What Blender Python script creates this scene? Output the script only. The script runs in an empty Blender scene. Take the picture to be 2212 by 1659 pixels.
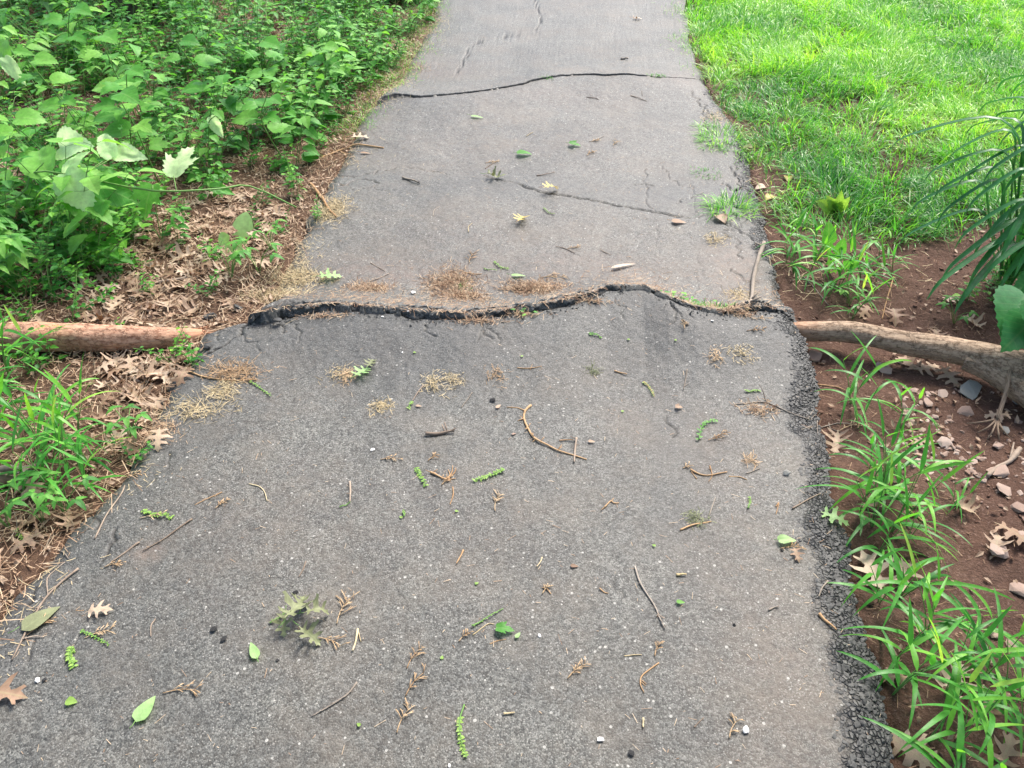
import bpy, math, random
import numpy as np
from mathutils import Vector, Matrix, Euler
from mathutils.geometry import delaunay_2d_cdt
C = bpy.context; S = C.scene
rs = np.random.RandomState(7); random.seed(7)

# ---------------------------------------------------------------- camera, world, sun, exposure
CAM_H, PITCH, YAW, FPX, IW, IH = 1.5, math.radians(37.3), math.radians(4.9), 1805.0, 2212.0, 1659.0
cam = bpy.data.cameras.new('camera'); cam_o = bpy.data.objects.new('camera', cam); S.collection.objects.link(cam_o)
cam.sensor_width = 36; cam.lens = 36*FPX/IW; cam.clip_start = .05; cam.clip_end = 600
cam_o.location = (0, 0, CAM_H); cam_o.rotation_euler = (math.pi/2-PITCH, 0, YAW)
S.camera = cam_o
SUN_EL, SUN_AZ = 52, 28          # degrees; azimuth clockwise from +Y
world = bpy.data.worlds.new('World'); S.world = world; world.use_nodes = True
wn = world.node_tree
for n in list(wn.nodes): wn.nodes.remove(n)
sky = wn.nodes.new('ShaderNodeTexSky'); sky.sky_type = 'NISHITA'; sky.sun_disc = False
sky.sun_elevation = math.radians(SUN_EL); sky.sun_rotation = math.radians(SUN_AZ)
sky.air_density = 1.0; sky.dust_density = 3.5; sky.ozone_density = 1.0
bg = wn.nodes.new('ShaderNodeBackground'); bg.inputs['Strength'].default_value = 0.13
wo = wn.nodes.new('ShaderNodeOutputWorld')
wn.links.new(sky.outputs[0], bg.inputs[0]); wn.links.new(bg.outputs[0], wo.inputs[0])
sun = bpy.data.lights.new('sun', 'SUN'); sun.energy = 2.0; sun.angle = math.radians(22); sun.color = (1, .96, .88)
sun_o = bpy.data.objects.new('sun', sun); S.collection.objects.link(sun_o); sun_o.location = (2, 4, 8)
sd = Vector((math.sin(math.radians(SUN_AZ))*math.cos(math.radians(SUN_EL)), math.cos(math.radians(SUN_AZ))*math.cos(math.radians(SUN_EL)), math.sin(math.radians(SUN_EL))))
sun_o.rotation_euler = (-sd).to_track_quat('-Z', 'Y').to_euler()
S.view_settings.view_transform = 'Standard'; S.view_settings.look = 'None'; S.view_settings.gamma = 1
S.view_settings.exposure = 1.5
S.render.engine = 'CYCLES'

# ---------------------------------------------------------------- noise
_perm = rs.permutation(4096); _val = rs.rand(4096)
def vnoise(x, y):
    x = np.asarray(x, float); y = np.asarray(y, float)
    xi = np.floor(x).astype(int); yi = np.floor(y).astype(int); xf = x-xi; yf = y-yi
    u = xf*xf*(3-2*xf); v = yf*yf*(3-2*yf)
    h = lambda a, b: _val[_perm[(_perm[a & 4095]+b) & 4095]]
    return (h(xi, yi)*(1-u)+h(xi+1, yi)*u)*(1-v)+(h(xi, yi+1)*(1-u)+h(xi+1, yi+1)*u)*v
def fbm(x, y, f, o=4):
    r = 0; a = 1; t = 0
    for i in range(o):
        r = r+a*(vnoise(x*f+17.3*i, y*f+9.1*i)-.5); t += a; a *= .5; f *= 2.03
    return r/t*2
def sstep(a, b, x):
    t = np.clip((x-a)/(b-a), 0, 1); return t*t*(3-2*t)

# ---------------------------------------------------------------- measured ground positions
_R = Euler((math.pi/2-PITCH, 0, YAW)).to_matrix()
def PZ(u, v, z):
    d = _R @ Vector(((u-IW/2)/FPX, -(v-IH/2)/FPX, -1))
    t = (z-CAM_H)/d.z
    return (d.x*t, d.y*t, z)
def PR(u, v, dist):                                   # point at a distance along the sight line
    d = (_R @ Vector(((u-IW/2)/FPX, -(v-IH/2)/FPX, -1))).normalized()
    return Vector((0, 0, CAM_H))+d*dist

c1 = np.array([(500,694,.035,.012),(540,697,.035,.034),(571,697,.035,.042),(638,684,.04,.032),(705,671,.05,.022),(734,671,.055,.019),(852,677,.065,.018),
 (892,687,.065,.028),(1020,689,.07,.022),(1104,677,.075,.02),(1171,669,.08,.022),(1238,657,.085,.022),(1289,640,.09,.022),(1312,627,.095,.018),
 (1390,624,.10,.012),(1440,645,.10,.012),(1500,668,.095,.01),(1570,678,.09,.01),(1613,668,.085,.014),(1660,672,.08,.014),(1718,680,.065,.008)])
w1 = np.array([PZ(a, b, z)[:2] for a, b, z, f in c1]); ZN1, FH1 = c1[:, 2], c1[:, 3]
c2 = np.array([(795,232,.01,.015),(812,226,.02,.03),(849,212,.03,.022),(909,212,.03,.007),(983,205,.03,.006),(1070,195,.03,.006),(1131,183,.03,.009),(1148,176,.03,.01),
 (1171,171,.03,.008),(1215,163,.03,.006),(1265,160,.03,.006),(1306,163,.03,.008),(1359,161,.03,.006),(1406,167,.025,.003),(1473,168,.02,.002),(1519,172,.01,.002)])
w2 = np.array([PZ(a, b, z)[:2] for a, b, z, f in c2]); ZN2, FH2 = c2[:, 2], c2[:, 3]
def crack1_y(x): return np.interp(x, w1[:, 0], w1[:, 1])
def crack2_y(x): return np.interp(x, w2[:, 0], w2[:, 1])
def ridge(x, y):
    """slab height above the flat: two heaved ridges, a step at each crack"""
    y1 = crack1_y(x); zn = np.interp(x, w1[:, 0], ZN1); fh = np.interp(x, w1[:, 0], FH1)
    d = y-y1
    near = zn*np.exp(-(np.abs(np.minimum(d, 0))/.25)**1.7)
    far = (zn+fh)*np.exp(-(np.maximum(d, 0)/.13)**1.5)-.012*np.exp(-((d-.30)/.14)**2)
    r1 = np.where(d < 0, near, far)
    y2 = crack2_y(x); zn2 = np.interp(x, w2[:, 0], ZN2); fh2 = np.interp(x, w2[:, 0], FH2)
    e = y-y2
    r2 = np.where(e < 0, zn2*np.exp(-(np.abs(np.minimum(e, 0))/.35)**2), (zn2+fh2)*np.exp(-(np.maximum(e, 0)/.25)**2))
    y3 = 3.12+.0*x
    r3 = .014*np.exp(-((y-y3)/.22)**2)
    return r1+r2+r3
def unproj_ridge(u, v):
    z = 0.
    for i in range(25): p = PZ(u, v, z); z = .6*z+.4*float(ridge(p[0], p[1]))
    return p
Lpx = [(-260,1659),(-120,1500),(0,1350),(44,1277),(84,1240),(124,1187),(168,1113),(188,1104),(228,1060),(269,1017),(296,966),(322,906),(349,872),(376,835),(427,771),(447,735)]
Lpx2 = [(600,600),(612,570),(638,537),(665,470),(700,416),(738,356),(770,275),(785,240)]
Lpx3 = [(845,190),(882,134),(936,44),(943,0),(985,-90),(1030,-190)]
Rpx = [(1939,1659),(1933,1610),(1916,1502),(1882,1375),(1862,1274),(1832,1156),(1798,1100),(1795,1040),(1791,949),(1771,889),(1761,822),(1744,760)]
Rpx2 = [(1690,610),(1664,520),(1642,430),(1622,363),(1608,302),(1545,225),(1519,161),(1490,84),(1479,0),(1450,-90),(1415,-190)]
def zero(u, v): return PZ(u, v, 0)
Lw = [PZ(u, v, 0)[:2] for u, v in Lpx]+[PZ(470,715,.02)[:2], PZ(500,688,.05)[:2], PZ(545,660,.09)[:2], PZ(575,640,.05)[:2]]+[PZ(u, v, 0)[:2] for u, v in Lpx2]+[PZ(812,222,.03)[:2]]+[PZ(u, v, 0)[:2] for u, v in Lpx3]
Rw = [PZ(u, v, 0)[:2] for u, v in Rpx]+[PZ(1742,715,.05)[:2], PZ(1728,690,.06)[:2], PZ(1708,660,.03)[:2]]+[PZ(u, v, 0)[:2] for u, v in Rpx2]
def edge_fn(w):
    w = np.array(sorted(w, key=lambda p: p[1]))
    lo = w[0]-(w[4]-w[0])/(w[4][1]-w[0][1])*(w[0][1]+6); hi = w[-1]+(w[-1]-w[-5])/(w[-1][1]-w[-5][1])*30
    w = np.vstack([lo, w, hi]); return lambda y: np.interp(y, w[:, 1], w[:, 0])
_xl, _xr = edge_fn(Lw), edge_fn(Rw)
def xL(y): return _xl(y)+fbm(y, y*0+3, 9, 3)*.022
def xR(y): return _xr(y)+fbm(y, y*0+8, 11, 3)*.02
BANDw = edge_fn([PZ(u, v, 0)[:2] for u, v in [(1825,1659),(1788,1526),(1791,1408),(1771,1308),(1755,1224),(1738,1106),(1718,990),(1704,855),(1690,760)]]+[PZ(1690,700,.08)[:2], PZ(1668,640,0)[:2], PZ(1630,520,0)[:2], PZ(1600,430,0)[:2], PZ(1590,363,0)[:2], PZ(1590,302,0)[:2], PZ(1530,225,0)[:2],PZ(1512,161,0)[:2],PZ(1486,84,0)[:2],PZ(1476,0,0)[:2]])
def band_x(y): return BANDw(y)+fbm(y, y*0+5, 8, 4)*.05+.008
def path_z(x, y):
    b = band_x(y); r = xR(y); t = np.clip((x-b)/np.maximum(r-b, .02), 0, 1.2)
    l = np.clip((xL(y)+.05-x)/.05, 0, 1)
    return ridge(x, y)+.006*fbm(x, y, 2.5, 3)-.032*t**1.6-.018*l**2
def soil_z(x, y):
    xl, xr = xL(y), xR(y)
    left = -.022+.03*sstep(.05, 1.2, xl-x)+.10*sstep(.6, 3.5, xl-x)+.014*fbm(x, y, 4, 4)+.035*np.exp(-((y-2.62)/.16)**2)*np.exp(-np.maximum(xl-x, 0)/.18)
    right = -.052+.03*sstep(.1, .9, x-xr)*sstep(2.2, 3.2, y)+.035*sstep(2.5, 3.6, y)+.018*fbm(x, y, 3.3, 4)+.006*fbm(x, y, 21, 2)
    inside = np.minimum(x-xl, xr-x)
    z = np.where(x < (xl+xr)/2, left, right)
    return np.where(inside > 0, z-.07*sstep(0, .06, inside), z)
def H(x, y):
    x = float(x); y = float(y)
    return float(path_z(x, y)) if float(xL(y)) < x < float(xR(y)) else float(soil_z(x, y))
def P(u, v, dz=0.):                                   # a spot on the ground
    z = 0.
    for i in range(14): p = PZ(u, v, z+dz); z = .5*z+.5*H(p[0], p[1])
    return Vector((p[0], p[1], z+dz))
def world_poly(px): return np.array([PZ(u, v, 0)[:2] for u, v in px])
def inside(poly, x, y):
    r = np.zeros(np.shape(x), bool); n = len(poly)
    for i in range(n):
        x1, y1 = poly[i]; x2, y2 = poly[(i+1) % n]
        c = ((y1 > y) != (y2 > y)) & (x < (x2-x1)*(y-y1)/(y2-y1+1e-12)+x1); r ^= c
    return r

# ---------------------------------------------------------------- mesh builder
class MB:
    def __init__(s): s.V = []; s.F = []; s.U = []; s.T = []; s.n = 0
    def add(s, V, F, U=None, T=None):
        V = np.asarray(V, float).reshape(-1, 3); F = np.asarray(F, int)
        if F.shape[1] == 3: F = np.hstack([F, -np.ones((len(F), 1), int)])
        s.V.append(V); s.F.append(np.where(F < 0, -1, F+s.n)); k = len(V)
        s.U.append(np.zeros((k, 2)) if U is None else np.asarray(U, float)); s.T.append(np.full(k, .5) if T is None else np.broadcast_to(np.asarray(T, float), (k,)).copy()); s.n += k
    def arrays(s): return np.vstack(s.V), np.vstack(s.F), np.vstack(s.U), np.concatenate(s.T)
    def mesh(s, name, mat, smooth=True):
        V, F, U, T = s.arrays(); m = bpy.data.meshes.new(name)
        mask = F >= 0; cnt = mask.sum(1); loops = F[mask]
        m.vertices.add(len(V)); m.vertices.foreach_set('co', V.ravel())
        m.loops.add(len(loops)); m.loops.foreach_set('vertex_index', loops)
        m.polygons.add(len(F)); m.polygons.foreach_set('loop_start', np.concatenate([[0], np.cumsum(cnt)[:-1]]).astype(int))
        m.polygons.foreach_set('loop_total', cnt)
        uv = m.uv_layers.new(name='UVMap'); uv.data.foreach_set('uv', U[loops].ravel())
        a = m.attributes.new('tint', 'FLOAT', 'POINT'); a.data.foreach_set('value', T)
        m.update(calc_edges=True); m.validate()
        m.polygons.foreach_set('use_smooth', np.full(len(m.polygons), smooth))
        if mat: m.materials.append(mat)
        return m
    def build(s, name, mat, parent=None, smooth=True):
        return link(name, s.mesh(name, mat, smooth), parent)
def link(name, data, parent=None):
    o = bpy.data.objects.new(name, data); S.collection.objects.link(o)
    if parent: o.parent = parent
    return o
def tag(o, label=None, cat=None, group=None, kind=None):
    for k, v in (('label', label), ('category', cat), ('group', group), ('kind', kind)):
        if v: o[k] = v
    return o
def empty(name, loc=(0, 0, 0), rz=0):
    o = bpy.data.objects.new(name, None); S.collection.objects.link(o); o.location = loc; o.rotation_euler = (0, 0, rz); o.empty_display_size = .03; return o
def copy_tree(o, parent=None):
    c = o.copy(); S.collection.objects.link(c); c.parent = parent
    for ch in o.children: copy_tree(ch, c)
    return c
def nrm(a): return a/np.maximum(np.linalg.norm(a, axis=-1, keepdims=True), 1e-9)

PROF = {
 'ovate': lambda v: np.clip(np.sin(np.pi*np.clip(v, 0, 1)**.62), 0, 1)**.8*(1-.25*v),
 'lance': lambda v: np.clip(np.minimum(1, (v/.18)**.6), 0, 1)*np.clip(1-v, 0, 1)**.55,
 'blade': lambda v: np.clip(.6+v*1.6, 0, 1)*np.clip(1-v, 0, 1)**.6,
 'strap': lambda v: np.clip(.75+v, 0, 1)*np.clip((1-v)*3.2, 0, 1)**.7,
 'heart': lambda v: np.where(v < .02, .25, np.clip(1-v, 0, 1)**.62*np.clip(.55+v*4, 0, 1)),
 'round': lambda v: np.sqrt(np.clip(1-(2*v-1)**2, 0, 1)),
 'straw': lambda v: np.ones_like(v),
}
def leaves(mb, Pn, D, N, L, W, prof='ovate', ny=6, half=1, droop=.5, fold=.15, tint=.5, serr=0., twist=0.):
    """N leaves at once: base points, directions, normals, lengths, full widths"""
    Pn = np.atleast_2d(Pn).astype(float); n = len(Pn)
    D = nrm(np.broadcast_to(np.asarray(D, float), (n, 3))); N = np.broadcast_to(np.asarray(N, float), (n, 3))
    Sd = nrm(np.cross(D, N)); N = nrm(np.cross(Sd, D))
    f = lambda a: np.broadcast_to(np.asarray(a, float), (n,))
    L, W, droop, fold, tint, twist = map(f, (L, W, droop, fold, tint, twist))
    v = np.linspace(0, 1, ny+1); us = np.linspace(-1, 1, 2*half+1) if half >= 1 else np.array([-1., 1.])
    dr = np.where(np.abs(droop) < 1e-3, 1e-3, droop)[:, None]
    th = dr*v[None]; al = np.sin(th)/dr; dn = (1-np.cos(th))/dr
    w = PROF[prof](v)*.5; w = np.tile(w, (n, 1))*W[:, None]
    ser = np.ones(ny+1); ser[1:-1:2] -= serr; ser[2:-1:2] += serr*.6; w = w*ser[None]
    base = Pn[:, None]+L[:, None, None]*(al[..., None]*D[:, None]-dn[..., None]*N[:, None])
    nn = np.cos(th)[..., None]*N[:, None]+np.sin(th)[..., None]*D[:, None]
    tw = (twist[:, None]*v[None])[..., None]
    sd_ = np.cos(tw)*Sd[:, None]+np.sin(tw)*nn; n2 = np.cos(tw)*nn-np.sin(tw)*Sd[:, None]
    V = base[:, :, None]+us[None, None, :, None]*w[..., None, None]*sd_[:, :, None]+(np.abs(us)[None, None, :]*w[..., None]*fold[:, None, None])[..., None]*n2[:, :, None]
    k = len(us); m = ny+1
    idx = np.arange(n*m*k).reshape(n, m, k)
    F = np.stack([idx[:, :-1, :-1], idx[:, :-1, 1:], idx[:, 1:, 1:], idx[:, 1:, :-1]], -1).reshape(-1, 4)
    U = np.stack(np.broadcast_arrays(us[None, None, :]*.5+.5, v[None, :, None]+0*tint[:, None, None]), -1).reshape(-1, 2)
    mb.add(V.reshape(-1, 3), F, U, np.repeat(tint, m*k))
def tube(mb, pts, rad, n=6, tint=.5, cap=True, wob=0., seed=0, vs=1.):
    pts = np.asarray([tuple(p) for p in pts], float); m = len(pts); rad = np.broadcast_to(np.asarray(rad, float), (m,))
    T = np.gradient(pts, axis=0) if m > 2 else np.tile(pts[-1]-pts[0], (2, 1)); T = nrm(T)
    up = np.array([0, 0, 1.]) if abs(T[:, 2]).mean() < .8 else np.array([1., 0, 0])
    A = nrm(np.cross(T, up)); B = nrm(np.cross(A, T))
    a = np.arange(n)/n*2*np.pi; ln = np.concatenate([[0], np.cumsum(np.linalg.norm(np.diff(pts, axis=0), axis=1))])
    R = rad[:, None]*np.ones((1, n))
    if wob:
        R = R*(1+wob*fbm(ln[:, None]*6+seed*5, np.cos(a)[None]*1.3+seed, 1.3, 3)+wob*.7*fbm(ln[:, None]*9, (a*2.2)[None]+seed*3, 1.7, 3))
    V = pts[:, None]+R[..., None]*(np.cos(a)[None, :, None]*A[:, None]+np.sin(a)[None, :, None]*B[:, None])
    i = np.arange(m*n).reshape(m, n); j = np.roll(i, -1, 1)
    F = np.stack([i[:-1], j[:-1], j[1:], i[1:]], -1).reshape(-1, 4)
    U = np.stack(np.broadcast_arrays((a/(2*np.pi))[None], ln[:, None]*vs), -1).reshape(-1, 2)
    V = V.reshape(-1, 3)
    if cap:
        V = np.vstack([V, pts[0], pts[-1]]); c0, c1_ = m*n, m*n+1
        U = np.vstack([U, [.5, 0], [.5, ln[-1]*vs]])
        F = np.vstack([F, np.stack([j[0], i[0], np.full(n, c0), np.full(n, -1)], -1), np.stack([i[-1], j[-1], np.full(n, c1_), np.full(n, -1)], -1)])
    mb.add(V, F, U, tint)
def smooth_line(pts, n):
    pts = np.asarray([tuple(p) for p in pts], float)
    if len(pts) < 3: t = np.linspace(0, 1, n)[:, None]; return pts[0]*(1-t)+pts[-1]*t
    q = np.vstack([2*pts[0]-pts[1], pts, 2*pts[-1]-pts[-2]]); out = []
    per = max(2, n//(len(pts)-1))
    for k in range(len(pts)-1):
        p0, p1, p2, p3 = q[k:k+4]
        for t in np.arange(per)/per:
            out.append(.5*(2*p1+(p2-p0)*t+(2*p0-5*p1+4*p2-p3)*t*t+(3*p1-p0-3*p2+p3)*t**3))
    out.append(pts[-1]); return np.array(out)
_lobe = {}
def lobed_template(kind):
    """flat lobed outline (0..1 long), triangulated with inner points"""
    if kind in _lobe: return _lobe[kind]
    if kind == 'oak':       # deep pointed lobes
        h = [(0,0),(.018,.0),(.02,.10),(.06,.14),(.22,.09),(.30,.13),(.24,.17),(.09,.24),(.06,.30),(.09,.35),(.28,.33),(.36,.41),(.43,.40),(.40,.47),(.30,.47),(.12,.50),(.07,.56),(.09,.61),(.25,.64),(.31,.73),(.24,.74),(.11,.72),(.07,.77),(.10,.84),(.14,.90),(.06,.91),(0,1)]
    elif kind == 'oak_b':
        h = [(0,0),(.015,.0),(.02,.14),(.10,.18),(.24,.20),(.33,.28),(.20,.28),(.10,.31),(.07,.38),(.13,.42),(.33,.50),(.42,.60),(.30,.57),(.14,.55),(.08,.62),(.12,.70),(.22,.80),(.20,.86),(.10,.80),(.05,.88),(0,1)]
    elif kind == 'maple':   # broad, three to five pointed toothed lobes
        h = [(0,0),(.10,-.03),(.22,-.02),(.34,.06),(.30,.12),(.40,.17),(.36,.22),(.47,.30),(.40,.33),(.44,.40),(.52,.52),(.42,.48),(.38,.53),(.32,.46),(.22,.47),(.21,.56),(.25,.62),(.19,.66),(.20,.74),(.12,.78),(.11,.86),(.05,.88),(0,1)]
    elif kind == 'nettle':  # broad heart, toothed
        h = [(0,.0),(.10,-.05),(.24,-.04),(.34,.04),(.36,.10),(.42,.14),(.41,.20),(.45,.25),(.42,.31),(.44,.37),(.39,.42),(.40,.48),(.34,.52),(.34,.58),(.28,.62),(.27,.68),(.21,.71),(.20,.78),(.14,.81),(.12,.88),(.06,.91),(0,1)]
    elif kind == 'dandelion':
        h = [(0,0),(.02,0),(.025,.18),(.12,.20),(.03,.27),(.04,.34),(.18,.34),(.05,.43),(.07,.48),(.22,.46),(.09,.58),(.17,.60),(.24,.66),(.22,.74),(.16,.86),(.08,.95),(0,1)]
    pts = [(x, y) for x, y in h]+[(-x, y) for x, y in h[-2:0:-1]]
    n = len(pts); co = [Vector(p) for p in pts]; edges = [(i, (i+1) % n) for i in range(n)]
    poly = np.array(pts); gx, gy = np.meshgrid(np.arange(-.45, .46, .09), np.arange(.03, 1, .08))
    gx = gx.ravel(); gy = gy.ravel(); ins = inside(poly, gx, gy)
    dd = np.min(np.hypot(gx[:, None]-poly[None, :, 0], gy[:, None]-poly[None, :, 1]), 1)
    for a, b, k, q in zip(gx, gy, ins, dd):
        if k and q > .03: co.append(Vector((a, b)))
    r = delaunay_2d_cdt(co, edges, [list(range(n))], 1, 1e-5)
    V = np.array([(p.x, p.y) for p in r[0]]); F = np.array([list(f)[:3] for f in r[2]])
    a, b, c = V[F[:, 0]], V[F[:, 1]], V[F[:, 2]]; F = F[((b-a)[:, 0]*(c-a)[:, 1]-(b-a)[:, 1]*(c-a)[:, 0]) > 1e-9]
    _lobe[kind] = (V, F); return V, F
def lobed(mb, kind, p, d, n, L, wid=1., droop=.5, fold=.2, tint=.5, crumple=0., seed=0, cup=0.):
    V, F = lobed_template(kind)
    d = nrm(np.array(d, float)); n = np.array(n, float); s = nrm(np.cross(d, n)); n = nrm(np.cross(s, d))
    x = V[:, 0]*L*wid; y = V[:, 1]; dr = droop if abs(droop) > 1e-3 else 1e-3
    th = dr*y; al = np.sin(th)/dr*L; dn = -(1-np.cos(th))/dr*L
    z = fold*np.abs(x)+cup*x*x/L*4+crumple*L*fbm(V[:, 0]+seed*3.7, V[:, 1]+seed, 2.4, 3)
    nn = np.cos(th)[:, None]*n+np.sin(th)[:, None]*d
    W = np.array(p, float)+al[:, None]*d+dn[:, None]*n+x[:, None]*s+z[:, None]*nn
    U = np.stack([V[:, 0]*1.0+.5, V[:, 1]], -1)
    mb.add(W, F, U, tint)

# ---------------------------------------------------------------- materials
class NT:
    def __init__(s, name):
        s.m = bpy.data.materials.new(name); s.m.use_nodes = True; s.t = s.m.node_tree
        for n in list(s.t.nodes): s.t.nodes.remove(n)
    def n(s, typ, **kw):
        nd = s.t.nodes.new('ShaderNode'+typ)
        ins = kw.pop('i', {})
        for k, v in kw.items(): setattr(nd, k, v)
        for k, v in ins.items():
            sock = nd.inputs[k]
            if isinstance(v, bpy.types.NodeSocket): s.t.links.new(v, sock)
            else: sock.default_value = v
        return nd
    def math(s, op, a, b=0., c=0., clamp=False): 
        return s.n('Math', operation=op, use_clamp=clamp, i={0: a, 1: b, 2: c}).outputs[0]
    def mix(s, f, a, b, blend='MIX'):
        nd = s.n('Mix', data_type='RGBA', blend_type=blend); col = lambda v: v if isinstance(v, bpy.types.NodeSocket) else (*v, 1)
        for k, v in ((0, f), (6, col(a)), (7, col(b))):
            if isinstance(v, bpy.types.NodeSocket): s.t.links.new(v, nd.inputs[k])
            else: nd.inputs[k].default_value = v
        return nd.outputs[2]
    def rng(s, x, a, b, c=0., d=1.): return s.n('MapRange', i={0: x, 1: a, 2: b, 3: c, 4: d}).outputs[0]
    def noise(s, vec, sc, det=4, rough=.6, out=0): return s.n('TexNoise', i={'Vector': vec, 'Scale': sc, 'Detail': det, 'Roughness': rough}).outputs[out]
    def attr(s, a): return s.n('Attribute', attribute_name=a).outputs['Fac']
    def bump(s, h, st, dist, nrm_=None):
        i = {'Height': h, 'Strength': st, 'Distance': dist}
        if nrm_: i['Normal'] = nrm_
        return s.n('Bump', i=i).outputs[0]
    def pos(s): return s.n('TexCoord').outputs['Object']
    def out(s, sh): s.t.links.new(sh, s.n('OutputMaterial').inputs[0]); return s.m
    def ramp(s, f, stops):
        nd = s.n('ValToRGB', i={0: f}); e = nd.color_ramp.elements
        while len(e) < len(stops): e.new(.5)
        for k, (p, c) in enumerate(stops): e[k].position = p; e[k].color = (*c, 1)
        return nd.outputs[0]
    def bsdf(s, col, rough=.7, spec=.5, nrm_=None):
        i = {'Base Color': col if isinstance(col, bpy.types.NodeSocket) else (*col, 1), 'Roughness': rough, 'Specular IOR Level': spec}
        if nrm_: i['Normal'] = nrm_
        return s.n('BsdfPrincipled', i=i).outputs[0]

def asphalt_mat():
    t = NT('asphalt'); p = t.pos()
    dirt, fresh, crack, crum = t.attr('dirt'), t.attr('fresh'), t.attr('crack'), t.attr('crumble')
    big = t.noise(p, 2.2, 5, .6); med = t.noise(p, 11, 5, .65)
    base = t.mix(t.rng(big, .38, .62), (.064,.065,.060), (.094,.094,.085))
    base = t.mix(t.rng(med, .35, .68), t.mix(.5, base, (.050,.051,.051)), base)
    v1 = t.n('TexVoronoi', i={'Vector': p, 'Scale': 230.}); v1s = t.n('SeparateColor', i={0: v1.outputs['Color']})
    grain = t.rng(v1s.outputs[0], 0, 1, .42, 1.7)
    v3 = t.n('TexVoronoi', i={'Vector': p, 'Scale': 430.}); g3 = t.n('SeparateColor', i={0: v3.outputs['Color']})
    grain = t.math('MULTIPLY', grain, t.rng(g3.outputs[1], 0, 1, .45, 1.7))
    nz = t.noise(p, 95, 3, .7); grain = t.math('MULTIPLY', grain, t.rng(nz, .3, .7, .84, 1.16))
    col = t.mix(1., base, t.n('CombineColor', i={0: grain, 1: grain, 2: grain}).outputs[0], 'MULTIPLY')
    # reddish silt
    dn = t.math('MULTIPLY', dirt, t.rng(t.noise(p, 30, 5, .7), .25, .7), clamp=True)
    col = t.mix(t.math('MULTIPLY', dn, .8), col, t.mix(med, (.130,.092,.074), (.200,.150,.122)))
    # weak brown film everywhere in worn patches
    col = t.mix(t.math('MULTIPLY', t.rng(t.noise(p, 3.2, 7, .72), .46, .68), .55), col, (.125,.104,.083))
    # fresh dark tar
    fr = t.math('MULTIPLY', fresh, t.rng(t.noise(p, 18, 4, .7), .25, .6, .55, 1), clamp=True)
    col = t.mix(t.math('MULTIPLY', fr, .7), col, t.mix(grain, (.026,.027,.028), (.078,.079,.079)))
    # pale aggregate
    v2 = t.n('TexVoronoi', i={'Vector': p, 'Scale': 95., 'Randomness': 1.}); s2 = t.n('SeparateColor', i={0: v2.outputs['Color']})
    sp = t.math('MULTIPLY', t.math('GREATER_THAN', s2.outputs[0], .86), t.math('LESS_THAN', v2.outputs['Distance'], t.rng(s2.outputs[1], 0, 1, .05, .33)))
    v4 = t.n('TexVoronoi', i={'Vector': p, 'Scale': 210.}); s4 = t.n('SeparateColor', i={0: v4.outputs['Color']})
    sp2 = t.math('MULTIPLY', t.math('GREATER_THAN', s4.outputs[2], .86), t.math('LESS_THAN', v4.outputs['Distance'], .3))
    ok = t.math('SUBTRACT', 1., crum, clamp=True)
    col = t.mix(t.math('MULTIPLY', t.math('MULTIPLY', sp, .75), ok), col, t.mix(s2.outputs[2], (.13,.125,.11), (.44,.43,.40)))
    col = t.mix(t.math('MULTIPLY', t.math('MULTIPLY', sp2, .6), ok), col, (.30,.29,.27))
    # exposed coarse aggregate at the broken edge
    vc = t.n('TexVoronoi', i={'Vector': p, 'Scale': 95.}); sc = t.n('SeparateColor', i={0: vc.outputs['Color']})
    st = t.mix(sc.outputs[0], (.045,.046,.048), (.115,.113,.11))
    ce = t.n('TexVoronoi', feature='DISTANCE_TO_EDGE', i={'Vector': p, 'Scale': 95.}).outputs['Distance']
    cc = t.mix(t.rng(ce, .02, .14), (.018,.018,.020), st)
    col = t.mix(t.math('MULTIPLY', crum, .95, clamp=True), col, cc)
    col = t.mix(t.math('MULTIPLY', t.rng(crack, .15, .75), .93), col, (.018,.017,.016))
    hh = t.math('ADD', t.math('MULTIPLY', t.noise(p, 210, 4, .75), 1.), t.math('MULTIPLY', t.math('SUBTRACT', 1, v1.outputs['Distance']), .5))
    nb = t.bump(hh, .55, .003)
    ch = t.math('MULTIPLY', t.rng(ce, 0, .2), crum)
    nb = t.bump(ch, 1., .008, nb)
    return t.out(t.bsdf(col, .56, .42, nb))

def soil_mat():
    t = NT('soil'); p = t.pos(); grass = t.attr('litter')
    a = t.noise(p, 7, 6, .7); b = t.noise(p, 45, 5, .75); c = t.noise(p, 160, 3, .7)
    col = t.mix(t.rng(a, .35, .65), (.098,.054,.040), (.155,.092,.069))
    col = t.mix(t.rng(b, .4, .7), t.mix(.5, col, (.048,.026,.019)), col)
    col = t.mix(t.rng(c, .55, .75), col, (.23,.155,.125))
    col = t.mix(t.math('MULTIPLY', grass, t.rng(b, .3, .7, .2, .8)), col, (.10,.062,.038))
    h = t.math('ADD', t.math('MULTIPLY', b, 1.), t.math('MULTIPLY', c, .4))
    return t.out(t.bsdf(col, .95, .15, t.bump(h, .9, .012)))

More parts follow.
